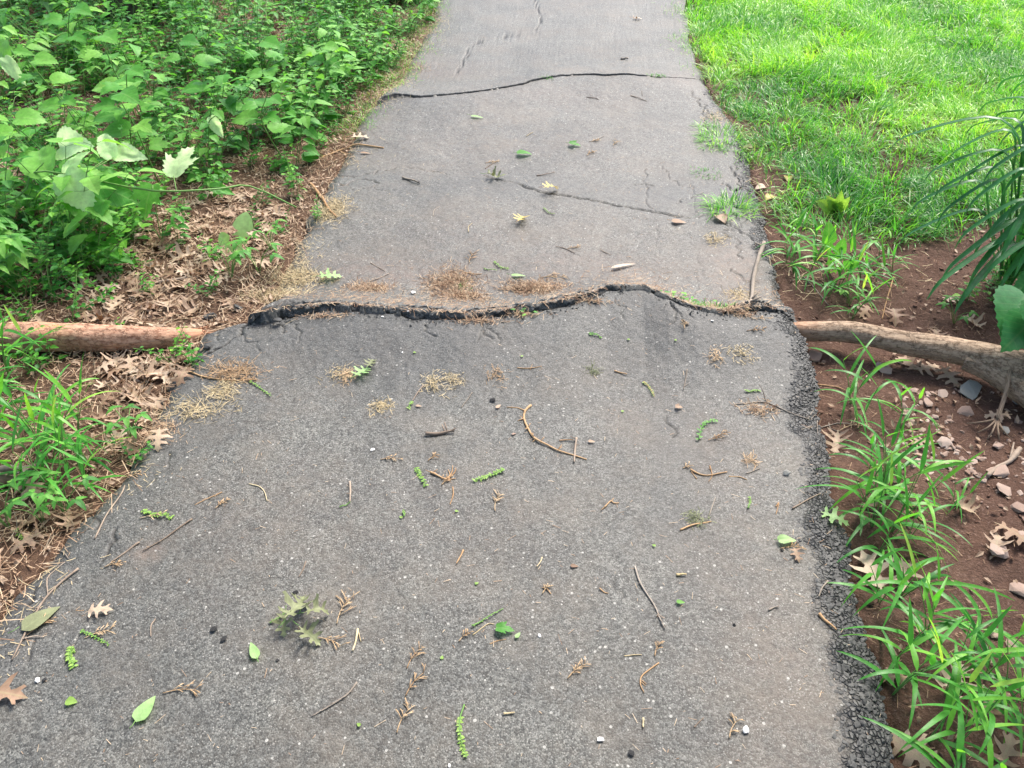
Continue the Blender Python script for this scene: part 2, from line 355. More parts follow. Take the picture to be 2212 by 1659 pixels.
def leaf_mat(name, stops, rough=.45, trans=.4, tcol=None, objvar=.35, vein=.35, spec=.4, blot=.0, tmul=1.35):
    t = NT(name); oi = t.n('ObjectInfo').outputs['Random']; tint = t.attr('tint')
    f = t.math('ADD', t.math('MULTIPLY', tint, 1-objvar), t.math('MULTIPLY', oi, objvar), clamp=True)
    col = t.ramp(f, stops)
    uv = t.n('UVMap').outputs[0]; sp = t.n('SeparateXYZ', i={0: uv})
    au = t.math('ABSOLUTE', t.math('SUBTRACT', sp.outputs[0], .5))
    if vein:
        mid = t.rng(au, .0, .035, 1, 0)
        sv = t.math('FRACT', t.math('SUBTRACT', t.math('MULTIPLY', sp.outputs[1], 7.), t.math('MULTIPLY', au, 5.)))
        side = t.rng(t.math('ABSOLUTE', t.math('SUBTRACT', sv, .5)), 0, .10, .6, 0)
        ve = t.math('MULTIPLY', t.math('MAXIMUM', mid, side), vein)
        lite = t.mix(.5, col, (.45,.55,.25)); col = t.mix(ve, col, lite)
    n_ = t.noise(t.pos(), 60, 3, .6)
    col = t.mix(1., col, t.ramp(n_, [(.3, (.82,.82,.82)), (.7, (1.14,1.14,1.14))]), 'MULTIPLY')
    if blot: col = t.mix(t.math('MULTIPLY', t.rng(t.noise(t.pos(), 22, 5, .7), .55, .7), blot), col, (.05,.025,.012))
    hb = t.bump(t.math('ADD', n_, t.math('MULTIPLY', ve, 1.) if vein else n_), .35, .0015)
    pr = t.bsdf(col, rough, spec, hb)
    tr = t.n('BsdfTranslucent', i={'Color': t.mix(1., col, tcol or (tmul, tmul*1.05, tmul*.5), 'MULTIPLY'), 'Normal': hb}).outputs[0]
    return t.out(t.n('MixShader', i={0: trans, 1: pr, 2: tr}).outputs[0])
def simple_mat(name, stops, rough=.8, sc=60, objvar=.5, spec=.2, bump=.4, dist=.002, stretch=None):
    t = NT(name); oi = t.n('ObjectInfo').outputs['Random']; tint = t.attr('tint'); p = t.pos()
    if stretch: p = t.n('Mapping', i={'Vector': t.n('UVMap').outputs[0], 'Scale': stretch}).outputs[0]
    nz = t.noise(p, sc, 5, .65)
    f = t.math('ADD', t.math('MULTIPLY', nz, .5), t.math('ADD', t.math('MULTIPLY', tint, .5*(1-objvar)), t.math('MULTIPLY', oi, .5*objvar)), clamp=True)
    return t.out(t.bsdf(t.ramp(f, stops), rough, spec, t.bump(nz, bump, dist)))
def bark_mat(name, dark, mid, light, red=0.):
    t = NT(name); uv = t.n('UVMap').outputs[0]
    m1 = t.n('Mapping', i={'Vector': uv, 'Scale': (9., 9., 1.)}).outputs[0]
    n1 = t.noise(m1, 1.6, 6, .7); m2 = t.n('Mapping', i={'Vector': uv, 'Scale': (40., 10., 1.)}).outputs[0]; n2 = t.noise(m2, 1., 5, .7)
    m3 = t.n('Mapping', i={'Vector': uv, 'Scale': (10., 3.2, 1.)}).outputs[0]
    w = t.n('TexVoronoi', feature='DISTANCE_TO_EDGE', i={'Vector': t.n('VectorMath', operation='ADD', i={0: m3, 1: t.n('VectorMath', operation='SCALE', i={0: t.noise(m1, 2., 3, .6, 1), 'Scale': .9}).outputs[0]}).outputs[0], 'Scale': 1.3}).outputs['Distance']
    cr = t.rng(w, 0, .06)
    col = t.mix(t.rng(n2, .3, .7), mid, light); col = t.mix(t.rng(n1, .55, .35), col, dark)
    tint = t.attr('tint'); col = t.mix(tint, col, t.mix(n2, (.42,.19,.11), (.62,.36,.23)))
    col = t.mix(t.math('MULTIPLY', t.math('SUBTRACT', 1., cr), .52), col, tuple(c*.35 for c in dark))
    h = t.math('ADD', t.math('MULTIPLY', n2, .5), cr)
    return t.out(t.bsdf(col, .85, .2, t.bump(h, .55, .005)))

M = {}
M['asphalt'] = asphalt_mat(); M['soil'] = soil_mat()
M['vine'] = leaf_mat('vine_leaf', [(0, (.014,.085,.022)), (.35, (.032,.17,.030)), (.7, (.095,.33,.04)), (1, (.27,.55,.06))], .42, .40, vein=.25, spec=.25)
M['weed'] = leaf_mat('weed_leaf', [(0, (.035,.16,.04)), (.5, (.11,.35,.06)), (1, (.30,.58,.12))], .48, .4, vein=.4, spec=.25)
M['pale'] = leaf_mat('lit_pale_leaf', [(0, (.50,.74,.33)), (1, (.64,.84,.48))], .5, .45, vein=.35, tcol=(1.25, 1.2, 1.1))  # leaf and translucent colour raised to stand in for light shining on them
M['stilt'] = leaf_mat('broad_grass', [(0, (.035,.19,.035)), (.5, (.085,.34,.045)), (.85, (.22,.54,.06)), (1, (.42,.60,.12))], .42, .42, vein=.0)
M['lawn'] = leaf_mat('lawn_grass', [(0, (.03,.17,.035)), (.4, (.10,.36,.045)), (.75, (.25,.55,.05)), (1, (.46,.70,.12))], .34, .42, objvar=0, vein=.0, spec=.5)
M['lily'] = leaf_mat('lily_leaf', [(0, (.02,.12,.04)), (1, (.05,.24,.06))], .34, .3, vein=.2, objvar=0)
M['clover'] = leaf_mat('clover_leaf', [(0, (.05,.22,.04)), (1, (.15,.42,.06))], .5, .35, vein=.2)
M['green_stem'] = simple_mat('green_stem', [(.2, (.06,.17,.04)), (.8, (.19,.34,.09))], .5, 40)
M['pale_stem'] = simple_mat('pale_stem', [(.2, (.22,.32,.12)), (.8, (.42,.5,.25))], .5, 40)
M['dry_leaf'] = leaf_mat('dry_leaf', [(0, (.17,.095,.06)), (.3, (.30,.19,.125)), (.65, (.46,.335,.24)), (1, (.60,.48,.37))], .6, .15, tcol=(1, .8, .55), objvar=.7, vein=.3, blot=.25)
M['yellow_leaf'] = leaf_mat('yellow_leaf', [(0, (.55,.42,.12)), (1, (.68,.55,.20))], .5, .3, tcol=(1, .9, .5), vein=.3, blot=.15)
M['olive_leaf'] = leaf_mat('olive_leaf', [(0, (.12,.14,.065)), (1, (.27,.29,.16))], .6, .2, tcol=(1, 1, .6), vein=.35)
M['lime'] = leaf_mat('lime_leaf', [(0, (.17,.34,.06)), (1, (.33,.50,.11))], .5, .35, vein=.2)
M['mint'] = leaf_mat('mint_leaf', [(0, (.27,.47,.17)), (1, (.40,.60,.26))], .5, .35, vein=.3)
M['needle'] = simple_mat('dry_needles', [(.15, (.13,.072,.045)), (.4, (.28,.175,.11)), (.62, (.45,.325,.215)), (.9, (.62,.52,.38))], .75, 25, 0)
M['straw'] = simple_mat('pale_straw', [(.2, (.34,.26,.14)), (.8, (.60,.50,.32))], .7, 40, .3)
M['twig'] = simple_mat('twig_bark', [(.2, (.13,.095,.07)), (.5, (.26,.20,.155)), (.8, (.42,.34,.27))], .8, 60, .3)
M['tan_twig'] = simple_mat('tan_twig', [(.2, (.30,.17,.08)), (.8, (.52,.34,.19))], .75, 60, .3)
M['cedar'] = simple_mat('dry_cedar', [(.2, (.25,.15,.085)), (.5, (.42,.29,.17)), (.8, (.62,.48,.32))], .75, 60, .5)
M['grey_twig'] = simple_mat('grey_twig', [(.2, (.16,.13,.105)), (.8, (.36,.31,.26))], .8, 60, .3)
M['wood'] = simple_mat('cut_wood', [(.2, (.45,.33,.16)), (.8, (.65,.52,.30))], .7, 60, .3)
M['stone'] = simple_mat('pink_stone', [(.15, (.20,.13,.10)), (.5, (.37,.27,.22)), (.85, (.52,.43,.37))], .85, 45, .7, bump=.5)
M['grey_stone'] = simple_mat('grey_stone', [(.15, (.17,.165,.15)), (.85, (.38,.37,.34))], .85, 35, .5, bump=.5)
M['white_stone'] = simple_mat('white_stone', [(.2, (.55,.54,.52)), (.8, (.8,.79,.77))], .7, 60, .5)
M['black'] = simple_mat('black_scrap', [(.2, (.01,.01,.01)), (.8, (.04,.04,.042))], .7, 60, .3)
M['tar_stone'] = simple_mat('tar_stone', [(.15, (.016,.017,.018)), (.5, (.040,.041,.042)), (.85, (.092,.091,.088))], .6, 25, 0, spec=.4, bump=.5)
M['bark_l'] = bark_mat('left_root_bark', (.22,.105,.065), (.42,.225,.145), (.56,.36,.25))
M['bark_r'] = bark_mat('right_root_bark', (.15,.10,.065), (.31,.215,.145), (.47,.36,.26))
M['bark_t'] = bark_mat('trunk_bark', (.05,.035,.028), (.11,.08,.065), (.17,.13,.105))
M['tree_leaf'] = leaf_mat('tree_leaf', [(0, (.03,.10,.02)), (1, (.08,.22,.035))], .45, .3, vein=0)

# ---------------------------------------------------------------- the path
def seg_dist(px, py, line):
    d = np.full(px.shape, 9.)
    for (ax, ay), (bx, by) in zip(line[:-1], line[1:]):
        vx, vy = bx-ax, by-ay; t = np.clip(((px-ax)*vx+(py-ay)*vy)/(vx*vx+vy*vy+1e-12), 0, 1)
        d = np.minimum(d, np.hypot(px-ax-t*vx, py-ay-t*vy))
    return d
def rough_line(pts, amp, seed, step=.012):
    pts = np.asarray(pts, float); out = [pts[0]]
    for a, b in zip(pts[:-1], pts[1:]):
        n = max(1, int(np.hypot(*(b-a))/step)); nv = np.array([-(b-a)[1], (b-a)[0]])/(np.hypot(*(b-a))+1e-9)
        for k in range(1, n+1):
            q = a+(b-a)*k/n; out.append(q+nv*float(fbm(q[0]+seed, q[1]*1.3, 28, 3))*amp)
    return np.array(out)
crack_px = [
 ([(560,700),(520,722),(480,745),(432,776)],.012,.007),
 ([(1128,400),(1140,405),(1180,418),(1235,424),(1300,437),(1345,446),(1375,452),(1410,458),(1450,464),(1490,470)],.008,.013),
 ([(1395,365),(1392,392),(1400,410),(1392,440),(1412,456)],.012,.004),([(1365,400),(1392,398),(1412,404)],.01,.005),
 ([(1415,470),(1418,500),(1424,530),(1418,560)],.012,.002),
 ([(985,160),(1003,130),(1012,105),(1030,92),(1070,82),(1115,75),(1155,64),(1170,52),(1163,30),(1157,10),(1150,-30)],.02,.012),
 ([(1170,52),(1180,45)],.01,.01),
 ([(715,380),(760,385),(800,375),(850,362)],.02,.006),([(880,362),(940,370),(970,378)],.012,.004),([(700,392),(740,400),(780,388),(820,395)],.02,.006),
 ([(1500,420),(1530,428),(1560,432),(1600,450)],.02,.007),([(1494,395),(1500,430),(1505,470)],.015,.003),([(1560,395),(1580,410),(1620,405)],.02,.007),([(1540,470),(1570,480),(1600,500),(1630,520)],.02,.006),
 ([(1497,195),(1515,230),(1525,260),(1520,300)],.02,.006),([(1520,225),(1536,250)],.02,.006),
 ([(1035,690),(1040,710),(1036,735)],.012,.004),([(1048,692),(1058,705),(1075,722),(1083,740)],.012,.004),([(1058,700),(1045,722),(1060,735)],.012,.004),
 ([(1447,652),(1455,675),(1452,700)],.012,.004),([(1450,655),(1470,680),(1482,705)],.012,.004),([(1460,655),(1485,668),(1500,690)],.012,.003),([(1440,655),(1425,672)],.01,.003),
 ([(1440,900),(1452,920),(1455,945)],.012,.005),([(1510,545),(1512,580),(1500,610)],.015,.002),
 ([(250,1142),(252,1165),(235,1185),(222,1212)],.014,.006),([(140,1160),(165,1140),(180,1120)],.02,.005),([(200,1110),(215,1140)],.02,.005),([(55,1310),(75,1290),(90,1270)],.02,.005),([(60,1430),(68,1400),(64,1385)],.015,.004),
 ([(358,1013),(366,990),(370,975)],.015,.004),([(520,720),(545,735),(560,760)],.02,.004),([(600,700),(610,720)],.02,.005),([(470,735),(478,700)],.02,.004),
 ([(140,1440),(150,1400),(175,1360)],.02,.003),([(1330,1250),(1345,1290)],.02,.003),([(420,1120),(440,1080),(430,1050)],.02,.003),
 ([(1040,378),(1075,388),(1105,392),(1130,400)],.012,.005),([(1560,500),(1590,520),(1600,560)],.02,.005),([(1575,360),(1600,385),(1590,440)],.02,.006),([(1620,470),(1600,490),(1570,500)],.02,.005),([(1580,580),(1600,600),(1640,610)],.02,.005),([(1500,470),(1540,462),(1560,470)],.02,.005),
 ([(1430,360),(1445,385),(1470,400),(1500,405)],.02,.004),([(1460,440),(1490,425),(1520,418)],.02,.005),([(1530,440),(1560,455),(1570,490)],.02,.005),([(1600,330),(1590,370),(1605,400)],.02,.005),([(760,410),(800,405),(850,412)],.02,.004),([(640,700),(650,720),(640,740)],.02,.004),([(1180,672),(1190,690)],.015,.004),([(1330,640),(1345,665),(1340,690)],.02,.004),([(930,695),(925,715),(935,730)],.02,.004),
 ([(1570,664),(1613,658),(1660,664),(1715,674)],.01,.010),
]
CR = [(rough_line([P(u, v)[:2] for u, v in pts], a*1.5, 3.1*i), w*.62) for i, (pts, a, w) in enumerate(crack_px)]
def build_path():
    nx = 470; s = np.linspace(0, 1, nx+1)
    s = np.concatenate([[-.0001], s, [1.0001]]); ns = len(s)
    def yc(fn):
        y = np.full(ns, 2.3)
        for k in range(12): x = xL(y)+s*(xR(y)-xL(y)); y = fn(x)
        return y+.008*fbm(s*2., s*0+3, 9, 2)+.006*fbm(s*2., s*0+3, 30, 3)+.0015*fbm(s*2, s*0+5, 90, 2)
    y1 = yc(crack1_y); y2 = np.full(ns, 5.)
    for k in range(30): x = xL(y2)+s*(xR(y2)-xL(y2)); y2 = .5*y2+.5*crack2_y(x)
    y2 = y2+.008*fbm(s*2., s*0+6, 30, 3)
    rows = []; kinds = []
    ts = np.concatenate([np.linspace(-1.3, .55, 60)[:-1], np.linspace(.55, 1.9, 330)])
    ym = 1.9
    for y in ts: rows.append(np.full(ns, y)); kinds.append(0)
    for t in np.linspace(0, 1, 130)[1:]: rows.append(ym+(y1-.003-ym)*t); kinds.append(0)
    fhs0 = np.interp(xL(y1)+s*(xR(y1)-xL(y1)), w1[:, 0], FH1)
    g = (.008+.012*np.abs(fbm(s*2, s*0+1, 16, 3)))*np.clip(.35+fhs0*28, 0, 1.1)+.012*np.exp(-((s-.05)/.06)**2)
    for k in (1, 2, 3): rows.append(y1+(0, g*.4, g*.8)[k-1]); kinds.append(k)
    NF = 14; fhs = np.interp(xL(y1)+s*(xR(y1)-xL(y1)), w1[:, 0], FH1)
    for k in range(NF): rows.append(y1+g*.9+fhs*(k/(NF-1))**1.4*1.3+.002*k/(NF-1)); kinds.append(20+k)
    a = y1+g*.9+fhs*1.3+.004
    tt = np.linspace(0, 1, 330)**1.25
    for t in tt: rows.append(a+(y2-.004-a)*t); kinds.append(0)
    g2 = (.004+.010*vnoise(s*30, s*0)*vnoise(s*110, s*0+4))*(1-.8*sstep(.72, .9, s))+.012*np.exp(-s*9)
    rows.append(y2); kinds.append(11); rows.append(y2+g2*.4); kinds.append(12)
    b = y2+g2
    rows.append(b-.001); kinds.append(13)
    tt = np.linspace(0, 1, 150)**1.8
    for t in tt: rows.append(b+(30-b)*t); kinds.append(0)
    Y = np.array(rows); m = len(rows); SS = np.tile(s, (m, 1)); X = xL(Y)+SS*(xR(Y)-xL(Y)); K = np.array(kinds)
    Z = path_z(X, Y)
    zn_ = path_z(X, np.tile(y1-.004, (m, 1))); zf_ = path_z(X, np.tile(y1+.02, (m, 1)))
    crack = np.zeros_like(Z); fresh = np.zeros_like(Z)
    face = {1: (-.012, 1.), 2: (-.035, 1.), 3: (-.035, 1.)}
    r1 = fbm(X*1., Y*0+3, 60, 3)
    for k in range(m):
        kk = K[k]
        if kk in face: Z[k] = zn_[k]+face[kk][0]; crack[k] = .9
        elif kk >= 20:
            q = (kk-20)/(NF-1); lo = zn_[k]-.022; hh = zf_[k]-lo; zz = q*hh; chip = .008*np.clip(fbm(X[k], X[k]*0+4, 26, 3), 0, 1)*q
            Z[k] = lo+hh*np.sin(q*np.pi/2)**.8-chip; fresh[k] = .55-.3*q; crack[k] = np.clip(.8-q*5.+.5*fbm(X[k], zz, 60, 2), 0, .8)
            zz = q*hh; hf = .006*fbm(s*2., s*0+2, 30, 3); Y[k] -= q*hf*.9
            Y[k] += (.012*fbm(X[k], zz*3+2., 42, 3)+.005*fbm(X[k], zz*4, 85, 2))*np.sin(q*np.pi)**.5; Z[k] += .0025*fbm(X[k], zz*2, 130, 2)
        elif kk in (11, 12): Z[k] -= .012*(1-.8*sstep(.72, .9, s)); crack[k] = .9*(1-.75*sstep(.74, .95, s))
        elif kk == 13: Z[k] -= .008*(1-.8*sstep(.72, .9, s)); crack[k] = .8*(1-.75*sstep(.74, .95, s))
    base = K == 0
    fl = np.where(base)[0]; f0 = fl[fl > np.where(K == 20+NF-1)[0][0]][0]
    for t in range(3): Z[f0+t] -= .009*np.clip(fbm(X[f0+t], X[f0+t]*0+4, 26, 3), 0, 1)*(1-t/3)
    for line, w in CR:
        x0, y0 = line.min(0)-.03; x1, y1_ = line.max(0)+.03
        msk = (X > x0) & (X < x1) & (Y > y0) & (Y < y1_) & base[:, None]
        if not msk.any(): continue
        d = seg_dist(X[msk], Y[msk], line); ww = w*(.2+1.5*vnoise(X[msk]*38, Y[msk]*38))+.0012
        c = np.clip(1-d/ww, 0, 1); Z[msk] -= .010*c*min(1, w/.005); crack[msk] = np.maximum(crack[msk], np.clip(c*1.3, 0, 1)*min(.95, w/.004)*(.62+.6*vnoise(X[msk]*25+9, Y[msk]*25)))
    global CRK; CRK = (X[K == 2][0].copy(), Y[K == 2][0].copy(), zn_[0].copy(), zf_[0].copy())
    # roughness of the surface
    dist1 = np.abs(Y-y1[None])
    Z += np.where(base[:, None], .0011*fbm(X, Y, 70, 2)+.0022*fbm(X, Y, 14, 3), 0)
    # edges crumble down
    Z[:, 0] = np.minimum(Z[:, 1]-.06, -.07); Z[:, -1] = np.minimum(Z[:, -2]-.06, -.12)
    X[:, 0] += .004; X[:, -1] -= .004
    bx = band_x(Y); crumble = sstep(-.015, .03, X-bx+.02*fbm(X, Y, 22, 3))*(Y > -1.5)
    crumble *= np.where(Y > 2.5, sstep(7.5, 3.2, Y)*.9+.1, 1)
    Z += crumble*.006*fbm(X, Y, 55, 3)
    xl = xL(Y)
    n1 = fbm(X, Y, 5, 4)
    fresh = np.maximum(fresh, np.exp(-((y1[None]-Y-.10)/.24)**2)*(Y < y1[None])*1.05)
    fresh = np.maximum(fresh, np.exp(-((Y-y1[None])/.10)**2)*.75)
    fresh = np.maximum(fresh, .85*np.exp(-((X-xl)/.16)**2)*(Y < 2.6)); fresh = np.maximum(fresh, .5*np.exp(-((X-xl)/.12)**2)*(Y >= 2.6))
    def blob(u, v, rx, ry, a, tgt):
        c = P(u, v); return np.maximum(tgt, a*np.exp(-(((X-c.x)/rx)**2+((Y-c.y)/ry)**2)))
    for u, v, rx, ry, a in [(1690,720,.16,.22,1.1),(1450,930,.07,.3,.55),(1430,1100,.08,.3,.45),(1580,415,.2,.14,.8),(1140,400,.35,.13,.95),(780,385,.25,.13,.6),(860,205,.35,.12,.7),(1000,740,.3,.12,.5),(1430,420,.28,.16,.8),(150,1420,.3,.25,.35)]: fresh = blob(u, v, rx, ry, a, fresh)
    fresh = np.clip(fresh*(1+.5*n1), 0, 1)
    dirt = np.zeros_like(Z)
    for u, v, rx, ry, a in [(900,590,.5,.12,.9),(1250,580,.6,.14,.75),(1590,600,.11,.28,1.2),(1560,560,.12,.2,.7),(900,150,.35,.18,1.),(780,290,.16,.2,.7),(1480,170,.2,.2,.5),(1380,420,.14,.1,.6),(1100,200,.7,.2,.45),(650,590,.14,.15,.9),(1120,520,.9,.4,.35),(1540,760,.14,.2,.35),(1510,940,.35,.35,.3),
        (560,1120,.4,.3,.25),(900,1150,.45,.3,.22),(1600,1250,.2,.5,.35),(1700,1450,.14,.35,.55),(1000,330,1.,.5,.3),(319,1196,.035,.03,1.6),(1700,650,.05,.1,.6),(480,850,.2,.14,.25),(1330,300,.5,.4,.2)]: dirt = blob(u, v, rx, ry, a, dirt)
    dirt = np.clip(dirt*(1+.6*n1), 0, 1.3)*(1-.8*fresh)
    idx = np.arange(m*ns).reshape(m, ns)
    F = np.stack([idx[:-1, :-1], idx[:-1, 1:], idx[1:, 1:], idx[1:, :-1]], -1).reshape(-1, 4)
    mb = MB(); mb.add(np.stack([X, Y, Z], -1).reshape(-1, 3), F)
    me = mb.mesh('asphalt_path', M['asphalt'])
    for nm, arr in (('dirt', dirt), ('fresh', fresh), ('crack', crack), ('crumble', crumble)):
        a = me.attributes.new(nm, 'FLOAT', 'POINT'); a.data.foreach_set('value', np.ascontiguousarray(arr, float).ravel())
    o = link('asphalt_path', me); tag(o, 'cracked grey asphalt path heaved into a ridge', 'path', kind='structure'); return o
path = build_path()

mb = MB(); r_ = np.random.RandomState(77)
CUBE = np.array([[0,1,2],[0,2,3],[0,3,4],[0,4,1],[5,2,1],[5,3,2],[5,4,3],[5,1,4]])
for k in range(4200):
    j = r_.randint(3, len(CRK[0])-3); fh_ = float(np.interp(CRK[0][j], w1[:, 0], FH1)); q = r_.rand(); r = (.0016+.0040*r_.rand()**2.2)*(.55+fh_*20)
    O = np.array([[0,0,1],[1,0,0],[0,1,0],[-1,0,0],[0,-1,0],[0,0,-1.]])*(.7+.5*r_.rand(6, 1))*r+.25*r*r_.normal(size=(6, 3)); a = r_.rand()*6.3; ca, sa = math.cos(a), math.sin(a); O = np.stack([O[:, 0]*ca-O[:, 1]*sa, O[:, 0]*sa+O[:, 1]*ca, O[:, 2]], -1)
    if r_.rand() < .16: yy = CRK[1][j]-.010-.03*q**2; zz = float(path_z(np.array(CRK[0][j]), np.array(yy)))
    else: yy = CRK[1][j]+.006+fh_*1.3*q**1.4+.002*r_.normal(); zz = CRK[2][j]-.018+(CRK[3][j]-CRK[2][j]+.018)*math.sin(q*1.57)**.8*.93
    mb.add(O+(CRK[0][j]+.003*r_.normal(), yy, zz), CUBE, None, r_.rand())
M['rubble'] = simple_mat('asphalt_crumb', [(.15, (.035,.035,.035)), (.5, (.095,.094,.090)), (.9, (.19,.18,.165))], .8, 60, 0, .25)
tag(mb.build('crack_rubble', M['rubble'], None, False), 'asphalt crumbs packed in the main crack', 'rubble', kind='stuff')
# ---------------------------------------------------------------- the ground
def build_ground():
    def axis(a, b, d, far): 
        c = np.arange(a, b+1e-6, d); k = np.cumsum(d*1.18**np.arange(1, 60)); k = np.concatenate([k[k < far], [far]])
        return np.concatenate([(a-k)[::-1], c, b+k])
    xs = axis(-3.6, 3.6, .014, 150); ys = axis(.2, 6.5, .016, 150)
    X, Y = np.meshgrid(xs, ys); Z = soil_z(X, Y)+.006*fbm(X, Y, 30, 3)*(np.abs(X) < 8)*(np.abs(Y) < 12)
    inner = (X > xL(Y)) & (X < xR(Y)); Z = np.where(inner, np.minimum(Z, path_z(X, Y)-.045), Z)
    m, n = X.shape; idx = np.arange(m*n).reshape(m, n)
    F = np.stack([idx[:-1, :-1], idx[:-1, 1:], idx[1:, 1:], idx[1:, :-1]], -1).reshape(-1, 4)
    mb = MB(); mb.add(np.stack([X, Y, Z], -1).reshape(-1, 3), F); me = mb.mesh('ground', M['soil'])
    a = me.attributes.new('litter', 'FLOAT', 'POINT'); a.data.foreach_set('value', np.where(X < 0, 1., .15).ravel())
    return tag(link('ground', me), 'reddish brown bare soil', 'ground', kind='structure')
build_ground()
TERR = lambda x, y: np.where((x > xL(y)) & (x < xR(y)), path_z(x, y), soil_z(x, y))

# coarse stones of the broken right edge
def hull_stone(seed, flat=.6, n=22):
    import bmesh
    r = np.random.RandomState(seed); bm = bmesh.new()
    q = r.uniform(.8, 1.15, (n, 1))*np.sign(a_ := nrm(r.normal(size=(n, 3))))*np.abs(a_)**.8*(.82+.2*r.rand(n, 1))*np.array([1, .7+.25*r.rand(), flat*.75])
    for p in q: bm.verts.new(p)
    bmesh.ops.convex_hull(bm, input=bm.verts[:])
    for v in [v for v in bm.verts if not v.link_faces]: bm.verts.remove(v)
    bmesh.ops.triangulate(bm, faces=bm.faces[:]); bm.verts.index_update()
    V = np.array([v.co[:] for v in bm.verts]); F = np.array([[v.index for v in f.verts] for f in bm.faces]); bm.free(); return V, F
STN = [hull_stone(100+i, .5+.25*(i % 3)/2) for i in range(12)]
def rotz(V, a): c, s = math.cos(a), math.sin(a); return np.stack([V[:, 0]*c-V[:, 1]*s, V[:, 0]*s+V[:, 1]*c, V[:, 2]], -1)
mb = MB(); N = 9000; ys = .45+rs.rand(N)**1.25*4.2; t = rs.rand(N)
bx = band_x(ys)-.02; rx = xR(ys)+.004; xs = bx+(rx-bx)*t
keep = (rs.rand(N) < .15+.85*t) & (rs.rand(N) < np.where(ys > 2.5, .4, 1)); xs, ys = xs[keep], ys[keep]; zs = path_z(xs, ys)
for x, y, z in zip(xs, ys, zs):
    V, F = STN[rs.randint(12)]; r = .0042+.0055*rs.rand()**1.5
    mb.add(rotz(V, rs.rand()*6.3)*r*np.array([1, 1, .8])+(x, y, z-r*.18), F, None, rs.rand())
tag(mb.build('loose_aggregate', M['tar_stone'], None, False), 'black coarse aggregate crumbling along the right edge of the path', 'aggregate', kind='stuff')

# ---------------------------------------------------------------- roots
def root_line(pts): return smooth_line([PZ(u, v, z) for u, v, z in pts], len(pts)*14)
def radii(pts, n): k = np.linspace(0, len(pts)-1, n); return np.interp(k, range(len(pts)), pts)
rl = [(-420,745,.03),(-150,738,.03),(0,730,.03),(118,728,.032),(235,731,.026),(336,731,.018),(400,727,.0),(440,722,-.012)]
L_ = root_line(rl); rr = radii([.054,.052,.049,.045,.041,.035,.027,.015], len(L_))
root = empty('tree_root', tuple(L_[0])); org = np.array(L_[0])
mb = MB(); ln = len(L_); tube(mb, L_-org, rr, 40, 0, True, .10, 2, 3.)
V, F, U, T = mb.arrays(); prog = np.linspace(0, 1, ln).repeat(40); prog = np.append(prog, [0, 1])
T = np.clip(sstep(.80, .97, prog)*1.1, 0, 1); T = np.maximum(T, .9*np.exp(-((prog-.42)/.03)**2)*(fbm(U[:, 0]*3, U[:, 1], 2, 2) > .1)); mb.T = [T]
mb.build('bark', M['bark_l'], root)
mb = MB()
for k in range(16):
    a = rs.rand()*6.28; b = np.array(L_[-1])-org+rs.normal(size=3)*.008; tube(mb, [b-np.array([.03, 0, 0]), b+np.array([.012+.03*rs.rand(), rs.normal()*.012, rs.normal()*.008])], [.004, .001], 5, .9)
mb.build('torn_fibre', M['bark_l'], root)
tag(root, 'thick exposed tree root left of the path, its torn end reddish at the asphalt', 'root')
rr_ = [(1700,716,.0),(1741,716,.012),(1838,718,.022),(1939,738,.022),(2040,754,.028),(2124,771,.035),(2230,800,.05),(2400,830,.08),(2600,850,.14)]
TB = np.array(PZ(2560,800,-.02)); R_ = root_line(rr_[:-1]); R_ = smooth_line(list(R_[:-1:7])+[R_[-1], (R_[-1]+TB)/2+[0, 0, .08], TB+[0, 0, .12]], 130); ra = radii([.030,.031,.033,.035,.038,.041,.045,.052,.075,.10], len(R_)); org = np.array(R_[0])
root2 = empty('tree_root', tuple(org)); mb = MB(); tube(mb, R_-org, ra, 40, 0, True, .09, 5, 3.)
V, F, U, T = mb.arrays(); prog = np.append(np.linspace(0, 1, len(R_)).repeat(40), [0, 1]); mb.T = [.75*sstep(.22, .05, prog)*(.5+.5*vnoise(U[:, 0]*5, U[:, 1]*2))]
mb.build('bark', M['bark_r'], root2)
B_ = root_line([(2085,778,.02),(2140,800,.015),(2200,838,.012),(2290,900,-.01),(2420,990,-.09)]); mb = MB(); tube(mb, B_-org, radii([.030,.033,.036,.040,.045], len(B_)), 30, 0, True, .1, 9, 3.); mb.build('side_root', M['bark_r'], root2)
mb = MB(); q = smooth_line([PZ(2182,800,.05), PZ(2172,850,.02), PZ(2158,895,.0), PZ(2150,915,-.03)], 12); tube(mb, q-org, np.linspace(.007, .005, len(q)), 8, 0, True, .1)
for du, dv in [(-40,30),(-20,45),(5,50),(25,40),(-60,10),(10,30)]:
    q = smooth_line([PZ(2154,905,-.015), PZ(2154+du*.5, 905+dv*.6, -.02), PZ(2154+du*1.1, 905+dv, -.045)], 8); tube(mb, q-org, np.linspace(.0035, .0015, len(q)), 5, 0)
mb.build('rootlet', M['bark_r'], root2)
tag(root2, 'thick brown tree root emerging from under the right edge of the path', 'root')

